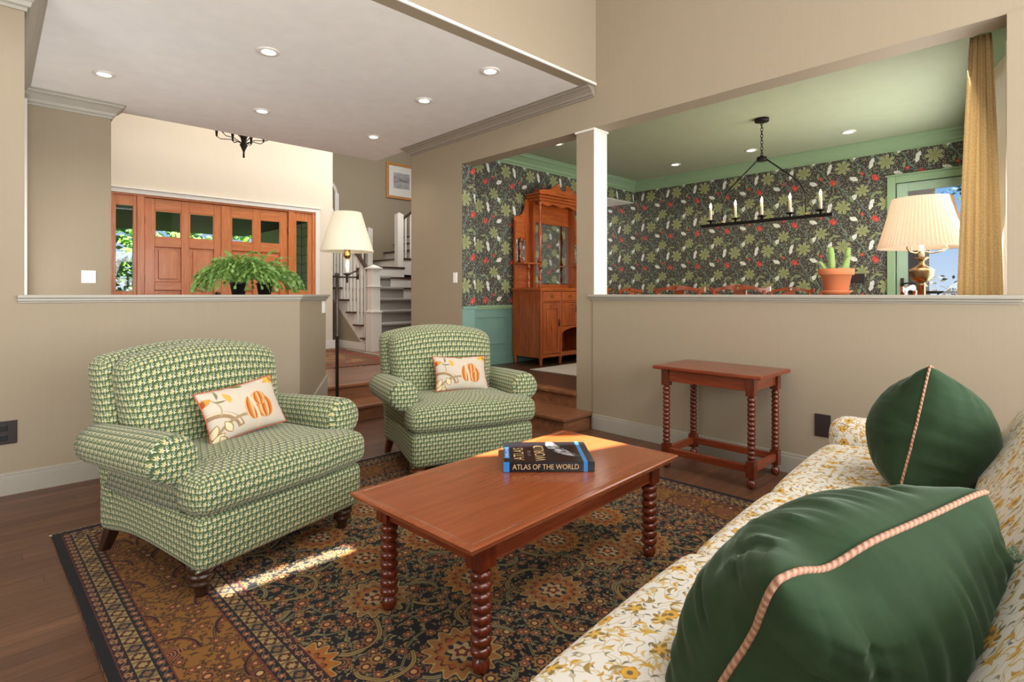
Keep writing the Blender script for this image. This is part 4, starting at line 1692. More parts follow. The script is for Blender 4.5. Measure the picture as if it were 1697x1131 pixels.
# soft pillow with a seam all round
def pillow(name, wd, ht, th, mats, loc, R, label, seam_mat, seam_r=.006, wr=.006, seed=0, n=26, pull=.07, ears=.0, expo=.5, kink=0.0):
    root = thing(name, label, 'cushion', loc)
    root.rotation_mode = 'QUATERNION'
    root.rotation_quaternion = R

    def P(s, t, side):
        x = wd / 2 * s * (1 - pull * math.cos(t * PI / 2) ** 1.0)
        y = ht / 2 * t * (1 - pull * math.cos(s * PI / 2) ** 1.0)
        c = 1 + ears * (abs(s) ** 6) * (abs(t) ** 6)
        x, y = x * c, y * c
        k = max(0, (1 - s * s)) * max(0, (1 - t * t))
        z = side * th / 2 * k ** expo
        if wr and k > 0:
            # folds running in from the seam
            e1 = noise.noise(Vector((s * 9 + seed, t * 1.6, side * 3.1)))
            e2 = noise.noise(Vector((s * 1.6, t * 9 + seed, side * 5.3)))
            wgt = min(1, k * 6)
            rim = (1 - k) ** .7 * (1 - (abs(s) * abs(t)) ** 1.5 * .8)
            e1 += .55 * noise.noise(Vector((s * 21 + seed, t * 2.2, side * 2)))
            e2 += .55 * noise.noise(Vector((s * 2.2, t * 21 + seed, side * 4)))
            z += wr * wgt * rim * (e1 * smooth(.2, .9, abs(t)) + e2 * smooth(.2, .9, abs(s))) * 2.2
            z += wr * 1.2 * wgt * noise.noise(Vector((s * 1.8 + seed, t * 1.8, side)))
            cr = (abs(s) * abs(t)) ** .8
        # the seam itself wavers a little
        y -= kink * math.exp(-((s + .55) / .22) ** 2) * max(0, t) ** 5
        x += kink * .6 * math.exp(-((t - .5) / .25) ** 2) * max(0, -s) ** 5
        x += .004 * noise.noise(Vector((t * 5 + seed, 1, 0))) * abs(s)
        return (x, y, z)
    idx = {}
    mb = MB()
    g = [math.sin((-1 + 2 * k / n) * PI / 2) * .5 + (-1 + 2 * k / n) * .5 for k in range(n + 1)]
    for side in (-1, 1):
        for i in range(n + 1):
            for j in range(n + 1):
                rim = i in (0, n) or j in (0, n)
                kk = (i, j, 0 if rim else side)
                if kk not in idx:
                    idx[kk] = mb.pt(P(g[i], g[j], side))
    for side in (-1, 1):
        for i in range(n):
            for j in range(n):
                ids, uv = [], []
                for a, b in ((i, j), (i + 1, j), (i + 1, j + 1), (i, j + 1)):
                    rim = a in (0, n) or b in (0, n)
                    ids.append(idx[(a, b, 0 if rim else side)])
                    uv.append((g[a] * wd / 2, g[b] * ht / 2))
                if side < 0:
                    ids, uv = ids[::-1], uv[::-1]
                mb.face(ids, uv, 0 if side > 0 else len(mats) - 1, True)
    mb.build('cushion_cover', mats, root)
    path = []
    for i in range(n):
        path.append(P(g[i], -1, 1))
    for j in range(n):
        path.append(P(1, g[j], 1))
    for i in range(n, 0, -1):
        path.append(P(g[i], 1, 1))
    for j in range(n, 0, -1):
        path.append(P(-1, g[j], 1))
    MB().tube(path, seam_r, 8, closed=True).build('piping', seam_mat, root)
    return root


def frame_rot(xv, yv):
    x = Vector(xv).normalized()
    z = x.cross(Vector(yv)).normalized()
    y = z.cross(x)
    return Matrix((x, y, z)).transposed().to_quaternion()


def on_chair(loc, rz, p):
    c, s = math.cos(rz), math.sin(rz)
    return Vector((loc[0] + c * p[0] - s * p[1], loc[1] + s * p[0] + c * p[1], p[2]))


for (cl, rz, px_, tilt, lb) in (((1.035, 2.675), A1, (.02, .36, .70), .10, 'small embroidered floral cushion leaning on the nearer left armchair'),
                          ((2.45, 2.95), A2, (.05, .36, .69), -.04, 'small embroidered floral cushion leaning on the further armchair')):
    p = on_chair(cl, rz, px_)
    c, s = math.cos(rz), math.sin(rz)
    xv = Vector((c, s, tilt))
    yv = Vector((-s * .42, c * .42, 1))
    pillow('throw_cushion', .43, .27, .13, ['crewel', 'linen'], p, frame_rot(xv, yv), lb, 'red_cord', .0035, .002, 3, 22, .08)['group'] = 'embroidered cushions on the armchairs'

# ------------------------------------------------------------------ sofa
sofa = thing('sofa', 'long cream sofa with yellow and grey floral print along the right foreground', 'sofa', (.0712, -.1791, .0125), math.radians(4))
SF = 'sofa_fabric'
SY = .86      # seat front
MB().rbox((1.47, .36, .215), (3.90, .94, .25), .04, 14).build('base', SF, sofa)


def dsc(p):
    x, y, z = p
    if z > 0:
        z += .035 * max(0, 1 - (y / .36) ** 2) + .012
    z += .005 * noise.noise(Vector((x * 5, y * 5, 1)))
    y += .012 * math.cos(x * 4)
    return (x, y, z)


for k, (xa, xb) in enumerate(((0, 0), (-.1, .70), (.70, 1.50), (1.50, 2.18), (2.18, 3.07))):
    if k == 0:
        continue
    MB().rbox(((xa + xb) / 2, .54 + (.012 if k == 2 else 0), .425), (xb - xa + .012, .70, .175 + (.012 if k == 2 else 0)), .07, 14, dsc).build('seat_cushion', SF, sofa)


def dbk(p):
    x, y, z = p
    y -= .30 * (z + .24)
    y += .05 * (1 - (z / .3) ** 2) * (1 if y > 0 else 0)
    z -= .03 * smooth(1.2, 1.45, abs(x))
    return (x, y, z)


MB().rbox((1.48, .165, .665), (3.14, .22, .47), .09, 20, dbk).build('back_cushion', SF, sofa)
MB().rbox((1.47, -.085, .46), (3.90, .14, .72), .05, 14).build('back', SF, sofa)
for x in (-.22, 3.20):
    def darm(p, s=(1 if x > 2 else -1)):
        px_, py_, pz_ = p
        if pz_ > .05:
            px_ += s * .02 * smooth(.05, .15, pz_)
        pz_ -= .02 * (px_ / .1) ** 2 if pz_ > .1 else 0
        return (px_, py_, pz_)
    MB().rbox((x, .365, .375), (.23, 1.02, .55), .085, 12, darm).build('arm', SF, sofa)
for x in (-.25, 3.2):
    for y in (.0, .74):
        MB().lathe([(.02, 0), (.035, .1)], (x, y, .0), 12).build('leg', 'dark_wood', sofa)

# far velvet cushion, seen almost along its seam
n_ = Vector((.10, 1.0, .20))
up_ = Vector((.06, -.13, 1))
pillow('velvet_cushion', .46, .47, .40, ['velvet'], (2.53, .385, .765), frame_rot(Vector((1, -.06, -.30)), up_),
       'dark green velvet cushion with pink cord, standing at the far end of the sofa', 'cord', .0042, .007, 2, 44, .06, -.03, .55)
# near velvet cushion filling the lower right
pillow('velvet_cushion', .67, .56, .42, ['velvet'], (1.15, .325, .662), frame_rot(Vector((.96, -.26, .02)), Vector((-.03, -.50, 1))),
       'large green velvet cushion with twisted pink cord nearest the camera', 'cord', .0055, .013, 5, 76, .06, -.05, .5, .028)
pillow('boucle_cushion', .36, .34, .11, ['boucle'], (1.53, .10, .66), frame_rot(Vector((.96, -.1, 0)), Vector((0, -.3, 1))),
       'mossy green textured cushion tucked behind the nearest velvet cushion', 'boucle', .005, .004, 8, 20)

# ------------------------------------------------------------------ coffee table
def bobbin(z0, z1, r, count, neck=.62, n=20):
    """Turned stack of beads between z0 and z1 as a lathe profile."""
    prof = []
    h = (z1 - z0) / count
    for k in range(count):
        for q in range(7):
            a = PI * (q + .5) / 7
            prof.append((r * (neck + (1 - neck) * math.sin(a)), z0 + h * k + h * (.5 - .5 * math.cos(a))))
    return prof


ct = thing('coffee_table', 'reddish cherry wood coffee table with bobbin turned legs on the dark rug', 'table', (1.759, 1.711, 0.0125), math.radians(2.8))
HX, HY, TH = .695, .365, .4875
mb = MB()
e = .0
prof = [(0.0, TH - .030), (.006, TH - .030), (.010, TH - .022), (.004, TH - .018), (.018, TH - .012), (.020, TH - .006), (.014, TH - .001), (-.006, TH), (-.012, TH - .0015)]
loops = []
for o_, z_ in prof:
    a, b = HX - .02 + o_, HY - .02 + o_
    loops.append([mb.pt(q) for q in ((-a, -b, z_), (a, -b, z_), (a, b, z_), (-a, b, z_))])
for k in range(len(loops) - 1):
    for j in range(4):
        mb.face([loops[k][j], loops[k][(j + 1) % 4], loops[k + 1][(j + 1) % 4], loops[k + 1][j]])
mb.face(loops[0][::-1])
mb.face(loops[-1])
mb.build('tabletop', 'cherry', ct, .002)
for s in (-1, 1):
    MB().box(-HX + .15, HX - .15, s * (HY - .082) - .011, s * (HY - .082) + .011, TH - .115, TH - .030).box(-HX + .15, HX - .15, s * (HY - .079) - .012, s * (HY - .079) + .012, TH - .115, TH - .109).build('apron', 'cherry_h', ct, .002)
    MB().box(s * (HX - .118) - .011, s * (HX - .118) + .011, -HY + .11, HY - .11, TH - .115, TH - .030).build('apron', 'cherry_y', ct, .002)
for sx_ in (-1, 1):
    for sy_ in (-1, 1):
        mb = MB()
        x, y = sx_ * (HX - .128), sy_ * (HY - .092)
        mb.box(x - .037, x + .037, y - .037, y + .037, TH - .125, TH - .030)
        pr = [(.016, 0), (.022, .002), (.030, .02), (.031, .035), (.022, .052), (.018, .056)]
        pr += bobbin(.058, TH - .135, .0375, 8, .55)
        pr += [(.022, TH - .134), (.030, TH - .124)]
        mb.lathe(pr, (x, y, 0), 24)
        mb.build('leg', 'cherry_v', ct, .003)

# ------------------------------------------------------------------ console table
cs = thing('console_table', 'narrow dark reddish wood console table with bobbin legs against the wall', 'table', (3.865, 1.83, 0))
TH = .762
MB().box(-.265, .265, -.40, .40, TH - .026, TH).build('tabletop', 'cherry_y', cs, .006)
px_, py_ = .205, .315
for s in (-1, 1):
    MB().box(s * px_ - .012, s * px_ + .012, -py_, py_, TH - .115, TH - .026).build('apron', 'cherry_y', cs, .003)
    MB().box(-px_, px_, s * py_ - .012, s * py_ + .012, TH - .115, TH - .026).build('apron', 'cherry_h', cs, .003)
    MB().box(s * px_ - .016, s * px_ + .016, -py_, py_, .105, .155).build('stretcher', 'cherry_y', cs, .004)
    MB().box(-px_, px_, s * py_ - .016, s * py_ + .016, .105, .155).build('stretcher', 'cherry_h', cs, .004)
for sx_ in (-1, 1):
    for sy_ in (-1, 1):
        x, y = sx_ * px_, sy_ * py_
        mb = MB()
        mb.box(x - .028, x + .028, y - .028, y + .028, TH - .145, TH - .026)
        mb.box(x - .028, x + .028, y - .028, y + .028, .075, .18)
        mb.lathe([(.012, 0), (.026, .012), (.03, .035), (.024, .055), (.014, .062), (.016, .076)], (x, y, 0), 20)
        mb.lathe([(.02, .178), (.026, .186)] + bobbin(.19, TH - .155, .027, 13, .58) + [(.018, TH - .154), (.024, TH - .144)], (x, y, 0), 20)
        mb.build('leg', 'cherry_v', cs, .003)


# ------------------------------------------------------------------ atlas
def letters(txt, w, h, mat, parent, origin, xdir, ydir, name='lettering', font_ext=.0006):
    """Lettering fitted to a w by h box; origin is its lower-left corner, in the parent's space."""
    cu = bpy.data.curves.new('lettering_curve', 'FONT')
    cu.body = txt
    cu.size = 1
    cu.extrude = .0
    cu.resolution_u = 4
    tmp = bpy.data.objects.new('lettering_tmp', cu)
    C.objects.link(tmp)
    bpy.context.view_layer.update()
    me = bpy.data.meshes.new_from_object(tmp)
    bpy.data.objects.remove(tmp)
    xs = [v.co.x for v in me.vertices]
    ys = [v.co.y for v in me.vertices]
    x0, x1, y0, y1 = min(xs), max(xs), min(ys), max(ys)
    xv, yv = Vector(xdir), Vector(ydir)
    zv = xv.cross(yv) * .0006
    for v in me.vertices:
        v.co = Vector(origin) + xv * ((v.co.x - x0) / (x1 - x0) * w) + yv * ((v.co.y - y0) / (y1 - y0) * h) + zv
    me.materials.clear()
    me.materials.append(M[mat])
    o = bpy.data.objects.new(name, me)
    C.objects.link(o)
    o.parent = parent
    return o


M['book_black'] = plain('glossy_black_jacket', '17181c', .18)
M['book_blue'] = plain('blue_jacket_band', '2f7cc4', .25)
M['book_gold'] = plain('pale_gold_lettering', 'c9a877', .4)
M['book_grey'] = plain('dim_grey_lettering', '7a746c', .4)
M['book_white'] = plain('white_lettering', 'dfe8ee', .4)
M['page'] = plain('page_edges', 'd8d0bf', .9)


def globe_mat():
    t = T('crescent_of_clouds', .2)
    u, v, _ = t.uv()
    n = t.noise(t.vec(u, v), 30, 6, .65, 1.0)
    t.col(t.mix((n - .40) * 3.2, '1d1f25', 'd5d6da'))
    return t.mat


M['clouds'] = globe_mat()
BL, BD, BH = .41, .33, .044
bk = thing('atlas_book', 'thick black and blue atlas lying on the coffee table', 'book', (1.661, 1.787, .5005), -math.radians(42.6))
MB().box(.006, BL - .006, .004, BD - .006, .003, BH - .003).build('pages', 'page', bk)
MB().box(0, BL, 0, BD, 0, .003).box(0, BL, 0, BD, BH - .003, BH).box(0, BL, 0, .004, 0, BH).build('cover', 'book_black', bk, .002)
MB().box(.0, .026, -.0008, .003, .0, BH).build('spine_band', 'book_blue', bk)
MB().box(BL - .05, BL - .032, -.0008, .003, .0, BH).build('spine_band', 'book_blue', bk)
MB().box(BL - .05, BL - .032, .0, BD, BH, BH + .0008).build('cover_band', 'book_blue', bk)
MB().box(.004, .028, .06, .235, BH, BH + .0008).build('cover_band', 'book_blue', bk)
letters('ATLAS OF THE WORLD', BL - .112, .023, 'book_gold', bk, (.04, -.0012, .0115), (1, 0, 0), (0, 0, 1))
letters('ATLAS', .19, .048, 'book_gold', bk, (.095, .03, BH + .0006), (0, 1, 0), (-1, 0, 0))
letters('OF THE', .085, .016, 'book_grey', bk, (.130, .09, BH + .0006), (0, 1, 0), (-1, 0, 0))
letters('WORLD', .24, .050, 'book_gold', bk, (.195, .015, BH + .0006), (0, 1, 0), (-1, 0, 0))
letters('DELUXE', .15, .013, 'book_white', bk, (.0225, .072, BH + .0012), (0, 1, 0), (-1, 0, 0))
mb = MB()
# crescent of the globe on the cover
out, inn = [], []
for k in range(25):
    a = math.radians(150 + 115 * k / 24)
    out.append((.385 + .175 * math.cos(a), .275 + .20 * math.sin(a)))
    t_ = .12 + .88 * math.sin(PI * k / 24)
    inn.append((.385 + (.175 - .07 * t_) * math.cos(a), .275 + (.20 - .07 * t_) * math.sin(a)))
for k in range(24):
    q = [out[k], out[k + 1], inn[k + 1], inn[k]]
    mb.face([mb.pt((max(.20, min(BL - .052, a)), max(.004, min(BD - .004, b)), BH + .0005)) for a, b in q])
mb.build('cover_picture', 'clouds', bk)

# ------------------------------------------------------------------ floor lamp
fl = thing('floor_lamp', 'dark bronze swing arm floor lamp with cream shade by the steps', 'lamp', (2.117, 4.342, 0))
MB().lathe([(.14, 0), (.14, .012), (.12, .022), (.03, .03), (.018, .05)], n=32).build('base', 'bronze', fl)
MB().lathe([(.014, .04), (.014, .93), (.019, .935), (.019, .955), (.0145, .96), (.0145, 1.45), (.018, 1.455), (.018, 1.47), (.004, 1.475)], n=16).build('pole', 'bronze', fl)
RV = Vector((.7218, -.692, 0))
sh_c = RV * .085
elb = RV * .20 + Vector((0, .05, 0))
MB().tube([(0, 0, 1.44), tuple(elb * .5 + Vector((0, 0, 1.44))), tuple(elb + Vector((0, 0, 1.44)))], .007, 8).tube([tuple(elb + Vector((0, 0, 1.42))), tuple(elb + Vector((0, 0, 1.52)))], .011, 8).tube([tuple(elb + Vector((0, 0, 1.50))), tuple(sh_c + Vector((0, 0, 1.455)))], .007, 8).build('swing_arm', 'bronze', fl)
MB().lathe([(.004, 1.39), (.010, 1.40), (.008, 1.45), (.03, 1.462), (.034, 1.47), (.018, 1.475)], (sh_c.x, sh_c.y, 0), 16).build('socket_cup', 'bronze', fl)
MB().lathe([(.020, 1.475), (.020, 1.59), (.004, 1.592)], (sh_c.x, sh_c.y, 0), 16).build('candle_sleeve', 'white_plate', fl)
MB().lathe([(.012, 1.59), (.026, 1.61), (.03, 1.63), (.024, 1.66), (.03, 1.67), (.02, 1.72), (.008, 1.76)], (sh_c.x, sh_c.y, 0), 16).build('socket', 'brass', fl)
MB().lathe([(.218, 1.655), (.117, 1.985), (.114, 1.985), (.215, 1.655)], (sh_c.x, sh_c.y, 0), 48, caps=False).build('lamp_shade', 'shade_cream', fl)
sp = MB()
for a in (0, 2.09, 4.19):
    sp.tube([(sh_c.x, sh_c.y, 1.95), (sh_c.x + .118 * math.cos(a), sh_c.y + .118 * math.sin(a), 1.972)], .0025, 5)
sp.tube([(sh_c.x, sh_c.y, 1.74), (sh_c.x, sh_c.y, 1.99)], .003, 5).build('shade_carrier', 'brass', fl)

# ------------------------------------------------------------------ dining side lamp and curtain
sbd = thing('side_cabinet', 'small wooden cabinet behind the half wall carrying the table lamp', 'cabinet', (5.02, .99, FZ + .012))
MB().box(-.30, .30, -.26, .26, .06, .70).build('body', 'hutch', sbd, .004)
MB().box(-.33, .33, -.29, .29, .70, .728).build('top', 'hutch_x', sbd, .004)
for s in (-1, 1):
    for q in (-1, 1):
        MB().lathe([(.018, 0), (.028, .06)], (s * .26, q * .22, 0), 10).build('leg', 'hutch', sbd)
LX, LY, LZ = 5.02, .82, FZ + .741
tl = thing('table_lamp', 'aged brass table lamp with pleated ivory shade left of the curtain', 'lamp', (LX, LY, LZ))
z = lambda v: v - LZ
MB().lathe([(.085, 0), (.085, .012), (.06, .03), (.03, .05), (.024, .10), (.026, z(1.36)), (.034, z(1.365)), (.022, z(1.375)), (.034, z(1.385)), (.06, z(1.40)), (.075, z(1.43)), (.080, z(1.465)), (.083, z(1.475)), (.07, z(1.485)), (.04, z(1.50)), (.02, z(1.52)), (.016, z(1.54)), (.026, z(1.55)), (.052, z(1.572)), (.022, z(1.56))], n=32).build('base', 'pewter_brass', tl)
MB().lathe([(.019, z(1.555)), (.019, z(1.635)), (.004, z(1.637))], n=16).build('candle_sleeve', 'candle', tl)
mb = MB()
for a in range(3):
    th = a * 2.094 + .6
    c, s = math.cos(th), math.sin(th)
    mb.tube([(0, 0, z(1.62)), (c * .06, s * .06, z(1.60)), (c * .12, s * .12, z(1.61)), (c * .15, s * .15, z(1.635)), (c * .145, s * .145, z(1.66))], .006, 6)
mb.build('lamp_arms', 'pewter_brass', tl)
nP = 64
mb = MB()
rr = []
for k, (r, zz) in enumerate(((.278, 1.640), (.255, 1.72), (.228, 1.82), (.203, 1.92), (.190, 1.99), (.185, 2.012), (.172, 2.012))):
    rr.append([mb.pt((r * (1 + .012 * (-1) ** j) * math.cos(2 * PI * j / (nP * 2)), r * (1 + .012 * (-1) ** j) * math.sin(2 * PI * j / (nP * 2)), z(zz))) for j in range(nP * 2)])
for k in range(6):
    for j in range(nP * 2):
        mb.face([rr[k][j], rr[k][(j + 1) % (nP * 2)], rr[k + 1][(j + 1) % (nP * 2)], rr[k + 1][j]], smooth=False)
mb.build('lamp_shade', 'shade_pleat', tl)
MB().lathe([(.270, z(1.642)), (.174, z(2.01))], n=48, caps=False).build('shade_lining', 'shade_inner', tl)
MB().lathe([(.006, z(1.637)), (.014, z(1.65)), (.014, z(1.665)), (.004, z(1.70))], n=12).build('bulb', 'bulb', tl)
light('table_lamp_light', 'POINT', (LX, LY, 1.80), 7, (1, .93, .84), size=.04)

ctn = thing('curtain', 'mustard printed curtain panel gathered at the top, right end of the opening', 'curtain', (4.62, .45, 0))
mb = MB()
nu, nv_ = 60, 24
grid = []
for j in range(nv_ + 1):
    f_ = j / nv_
    zz = 2.97 - f_ * (2.97 - .36)
    wdt = .105 + (.222 - .105) * min(1, (f_ / .62)) ** .8
    cy = -.004 + .008 * f_
    row = []
    for i in range(nu + 1):
        s_ = i / nu - .5
        y = cy + s_ * wdt
        amp = .008 + .010 * f_
        x = amp * math.sin(s_ * 2 * PI * 3.5 + .6 * f_) + amp * .4 * math.sin(s_ * 2 * PI * 9 + 1)
        row.append(mb.pt((x, y, zz)))
    grid.append(row)
for j in range(nv_):
    for i in range(nu):
        u0, u1 = i * .55 / nu, (i + 1) * .55 / nu
        v0, v1 = -j * 2.6 / nv_, -(j + 1) * 2.6 / nv_
        mb.face([grid[j][i], grid[j + 1][i], grid[j + 1][i + 1], grid[j][i + 1]], [(u0, v0), (u0, v1), (u1, v1), (u1, v0)], 0, True)
o = mb.build('panel', 'curtain', ctn)
md = o.modifiers.new('thick', 'SOLIDIFY')
md.thickness = .004
MB().tube([(0, -.20, 3.03), (0, .20, 3.03)], .012, 10).build('curtain_rod', 'bronze', ctn)
rgm = MB()
for k in range(5):
    rgm.tube([(.0 + .018 * math.cos(a * PI / 5), -.068 + k * .022, 3.02 - .012 + .018 * math.sin(a * PI / 5)) for a in range(10)], .0025, 5, closed=True)
rgm.build('curtain_ring', 'bronze', ctn)

# ------------------------------------------------------------------ dining chandelier
CX, CY = 6.37, 2.52
ch = thing('linear_chandelier', 'black iron linear chandelier with five lit candles over the dining table', 'chandelier', (CX, CY, 0))
MB().lathe([(.001, CZ - .035), (.075, CZ - .035), (.078, CZ - .02), (.078, CZ)], n=32).build('canopy', 'black_metal', ch)
cm = MB()
zt, zb = CZ - .035, 2.87
nl = 11
for k in range(nl):
    zc = zt - (k + .5) * (zt - zb) / nl
    hl = (zt - zb) / nl * .68
    pts = []
    for a in range(12):
        t_ = 2 * PI * a / 12
        q = (.013 * math.cos(t_), hl * math.sin(t_))
        pts.append((q[0] if k % 2 else 0, 0 if k % 2 else q[0], zc + q[1]))
    cm.tube(pts, .0038, 5, closed=True)
cm.build('chain', 'black_metal', ch)
MB().lathe([(.001, 2.815), (.052, 2.815), (.055, 2.82), (.055, 2.855), (.05, 2.862), (.001, 2.862)], n=28).tube([(0, 0, 2.86), (0, 0, 2.885)], .01, 8).build('hub', 'black_metal', ch)
for s in (-1, 1):
    pth = [(0, s * .05, 2.83), (0, s * .13, 2.76), (0, s * .24, 2.665), (0, s * .33, 2.585), (0, s * .40, 2.51), (0, s * .44, 2.43), (0, s * .463, 2.34), (0, s * .465, 2.25), (0, s * .465, 2.155)]
    MB().tube(pth, .008, 8).build('arm', 'black_metal', ch)
    MB().lathe([(.014, 2.15), (.012, 2.17), (.007, 2.18)], (0, s * .465, 0), 8).build('arm_socket', 'brass', ch)
MB().box(-.024, .024, -.73, .73, 2.115, 2.15).build('bar', 'black_metal', ch, .003)
for k in range(5):
    y = -.61 + k * .305
    MB().lathe([(.01, 2.15), (.01, 2.175), (.03, 2.178), (.052, 2.186), (.055, 2.190), (.02, 2.186), (.016, 2.20)], (0, y, 0), 20).build('drip_pan', 'black_metal', ch)
    cnd = MB().lathe([(.0155, 2.188), (.0155, 2.335), (.012, 2.34), (.005, 2.342)], (0, y, 0), 14).build('candle', 'candle', ch)
    MB().lathe([(.005, 2.34), (.012, 2.352), (.0135, 2.365), (.010, 2.385), (.001, 2.41)], (0, y, 0), 10).build('bulb', 'bulb', cnd)
    light('candle_light', 'POINT', (CX, CY + y, 2.375), 2.2, (1, .78, .5), size=.03)

# ------------------------------------------------------------------ foyer chandelier
fc = thing('foyer_chandelier', 'black iron chandelier hanging in the foyer, cut by the low ceiling', 'chandelier', (2.63, 8.3, 0))
MB().lathe([(.001, 3.25), (.016, 3.252), (.014, 3.27), (.012, 3.33), (.03, 3.38), (.055, 3.43), (.03, 3.47), (.04, 3.52), (.08, 3.64), (.075, 3.645), (.02, 3.6), (.02, 4.0), (.06, 4.1), (.02, 4.2), (.012, TOP - .05), (.06, TOP - .04), (.06, TOP)], n=12).build('body', 'black_metal', fc)
for k in range(8):
    a = 2 * PI * k / 8 + .2
    c, s = math.cos(a), math.sin(a)
    R_ = .36 if k % 2 else .30
    z0 = 3.46
    MB().tube([(c * .04, s * .04, z0), (c * .15, s * .15, z0 + .045), (c * R_ * .85, s * R_ * .85, z0 + .045), (c * R_, s * R_, z0 + .08), (c * R_, s * R_, z0 + .12)], .006, 6).build('arm', 'black_metal', fc)
    MB().lathe([(.012, z0 + .08), (.016, z0 + .13), (.026, z0 + .22), (.03, z0 + .225), (.01, z0 + .22)], (c * R_, s * R_, 0), 12).build('candle_cup', 'black_metal', fc)

# ------------------------------------------------------------------ terracotta pot of cactus
cp = thing('potted_cactus', 'terracotta pot of small columnar cacti on the right half wall', 'plant', (4.30, 1.19, 1.2925))
MB().lathe([(.001, 0), (.075, 0), (.098, .022), (.102, .030), (.094, .030), (.07, .008), (.001, .008)], n=40).build('saucer', 'terracotta', cp)
MB().lathe([(.001, .008), (.066, .008), (.070, .012), (.096, .138), (.108, .138), (.111, .142), (.113, .178), (.108, .182), (.100, .182), (.098, .160), (.001, .158)], n=40).build('pot', 'terracotta', cp)
MB().lathe([(.001, .160), (.06, .163), (.099, .160)], n=24, caps=False).build('soil', 'soil', cp)


def cactus(path, r):
    """Ribbed column following a path."""
    n = 22
    mb = MB()
    path = [Vector(p) for p in path]
    rr = [r * .72] + [r] * (len(path) - 3) + [r * .85, r * .25]
    rings = []
    for k, p in enumerate(path):
        rings.append([mb.pt(p + Vector((math.cos(2 * PI * j / n), math.sin(2 * PI * j / n), 0)) * rr[k] * (1 if j % 2 else .86)) for j in range(n)])
    for k in range(len(path) - 1):
        for j in range(n):
            mb.face([rings[k][j], rings[k][(j + 1) % n], rings[k + 1][(j + 1) % n], rings[k + 1][j]], smooth=True)
    mb.face(rings[-1])
    spn = MB()
    rnd = random.Random(int(r * 1e5))
    for k in range(1, len(path) - 1):
        for j in range(1, n, 2):
            for h_ in (0, .5):
                p = path[k].lerp(path[k + 1], h_)
                d = Vector((math.cos(2 * PI * j / n), math.sin(2 * PI * j / n), rnd.uniform(-.3, .5)))
                a = p + d * rr[k]
                spn.tube([a, a + d * .007], .0005, 3, cap=False)
    o = mb.build('cactus_stem', 'cactus', cp)
    spn.build('spines', 'linen', o)['kind'] = 'stuff'


def colpath(x, y, h, lx=0, ly=0, n=9):
    out = []
    for k in range(n + 1):
        f_ = k / n
        if k >= n - 1:
            f_ = 1 - (n - k) * .02
        out.append((x + lx * f_ ** 1.5, y + ly * f_ ** 1.5, .15 + h * f_))
    return out


R2 = Vector((.7218, -.692, 0))
def cpos(sc, bk_=0):
    q = R2 * sc + Vector((.692, .7218, 0)) * bk_
    return q.x, q.y
x, y = cpos(-.032, -.01)
cactus(colpath(x, y, .185, -.01, .01), .021)
x, y = cpos(.070, .0)
cactus(colpath(x, y, .182, .008, -.012), .0185)
x, y = cpos(.03, -.03)
cactus(colpath(x, y, .125, .032, -.03), .0185)
x, y = cpos(-.065, .01)
cactus(colpath(x, y, .085, -.035, .034), .0155)
x, y = cpos(.0, -.055)
cactus(colpath(x, y, .04, .0, .0, 6), .012)


# ------------------------------------------------------------------ trailing flat-stemmed plants on the left half wall
def trailing(label, loc, pots, spread, n, seed, height, lean=0.0):
    root = thing('trailing_cactus_plant', label, 'plant', loc)
    rnd = random.Random(seed)
    MB().lathe([(.001, 0), (.050, 0), (.064, .085), (.070, .085), (.070, .10), (.062, .10), (.058, .09), (.001, .09)], (0, 0, 0), 28).build('pot', 'black_plastic', root)
    mb = MB()
    for _ in range(n):
        th = rnd.uniform(0, 2 * PI)
        # spread mostly along the wall
        d = Vector((math.cos(th) * spread[0] + lean * .3, math.sin(th) * spread[1], 0))
        reach = rnd.uniform(.35, 1.0)
        p = Vector((rnd.uniform(-.04, .04), rnd.uniform(-.03, .03), .09))
        L = (.30 + .18 * rnd.random()) * reach + .08
        segs = max(4, int(L / .038))
        v = Vector((d.x * reach * .8, d.y * reach * .8, rnd.uniform(.45, 1.1) * height)).normalized()
        tw = rnd.uniform(0, PI)
        for k in range(segs):
            ln = .040 * rnd.uniform(.85, 1.25)
            q = p + v * ln
            if q.z < .012:
                break
            up = Vector((math.cos(tw), math.sin(tw), .5)).normalized()
            s = v.cross(up)
            if s.length < .1:
                s = v.cross(Vector((1, 0, 0)))
            s.normalize()
            wdt = .0085 if k < 2 else .013
            ids = [mb.pt(p), mb.pt(p + v * ln * .45 + s * wdt * .8), mb.pt(p + v * ln * .85 + s * wdt), mb.pt(q), mb.pt(p + v * ln * .85 - s * wdt), mb.pt(p + v * ln * .45 - s * wdt * .8)]
            mb.face(ids)
            p = q
            v = (v + Vector((d.x * .08, d.y * .08, -.17 - .05 * k)) + Vector((rnd.gauss(0, .14), rnd.gauss(0, .14), rnd.gauss(0, .1)))).normalized()
            tw += rnd.gauss(0, .5)
    o = mb.build('foliage', 'leaf_cactus', root)
    md = o.modifiers.new('thick', 'SOLIDIFY')
    md.thickness = .0025
    return root


trailing('bushy green trailing cactus in a black pot, left of the pair on the half wall', (1.50, 4.865, 1.2925), 1, (.95, .30), 185, 11, 1.15, -.5)
trailing('lighter green trailing cactus in a black pot, right of the pair on the half wall', (1.71, 4.865, 1.2925), 1, (.80, .28), 105, 23, .78, .5)

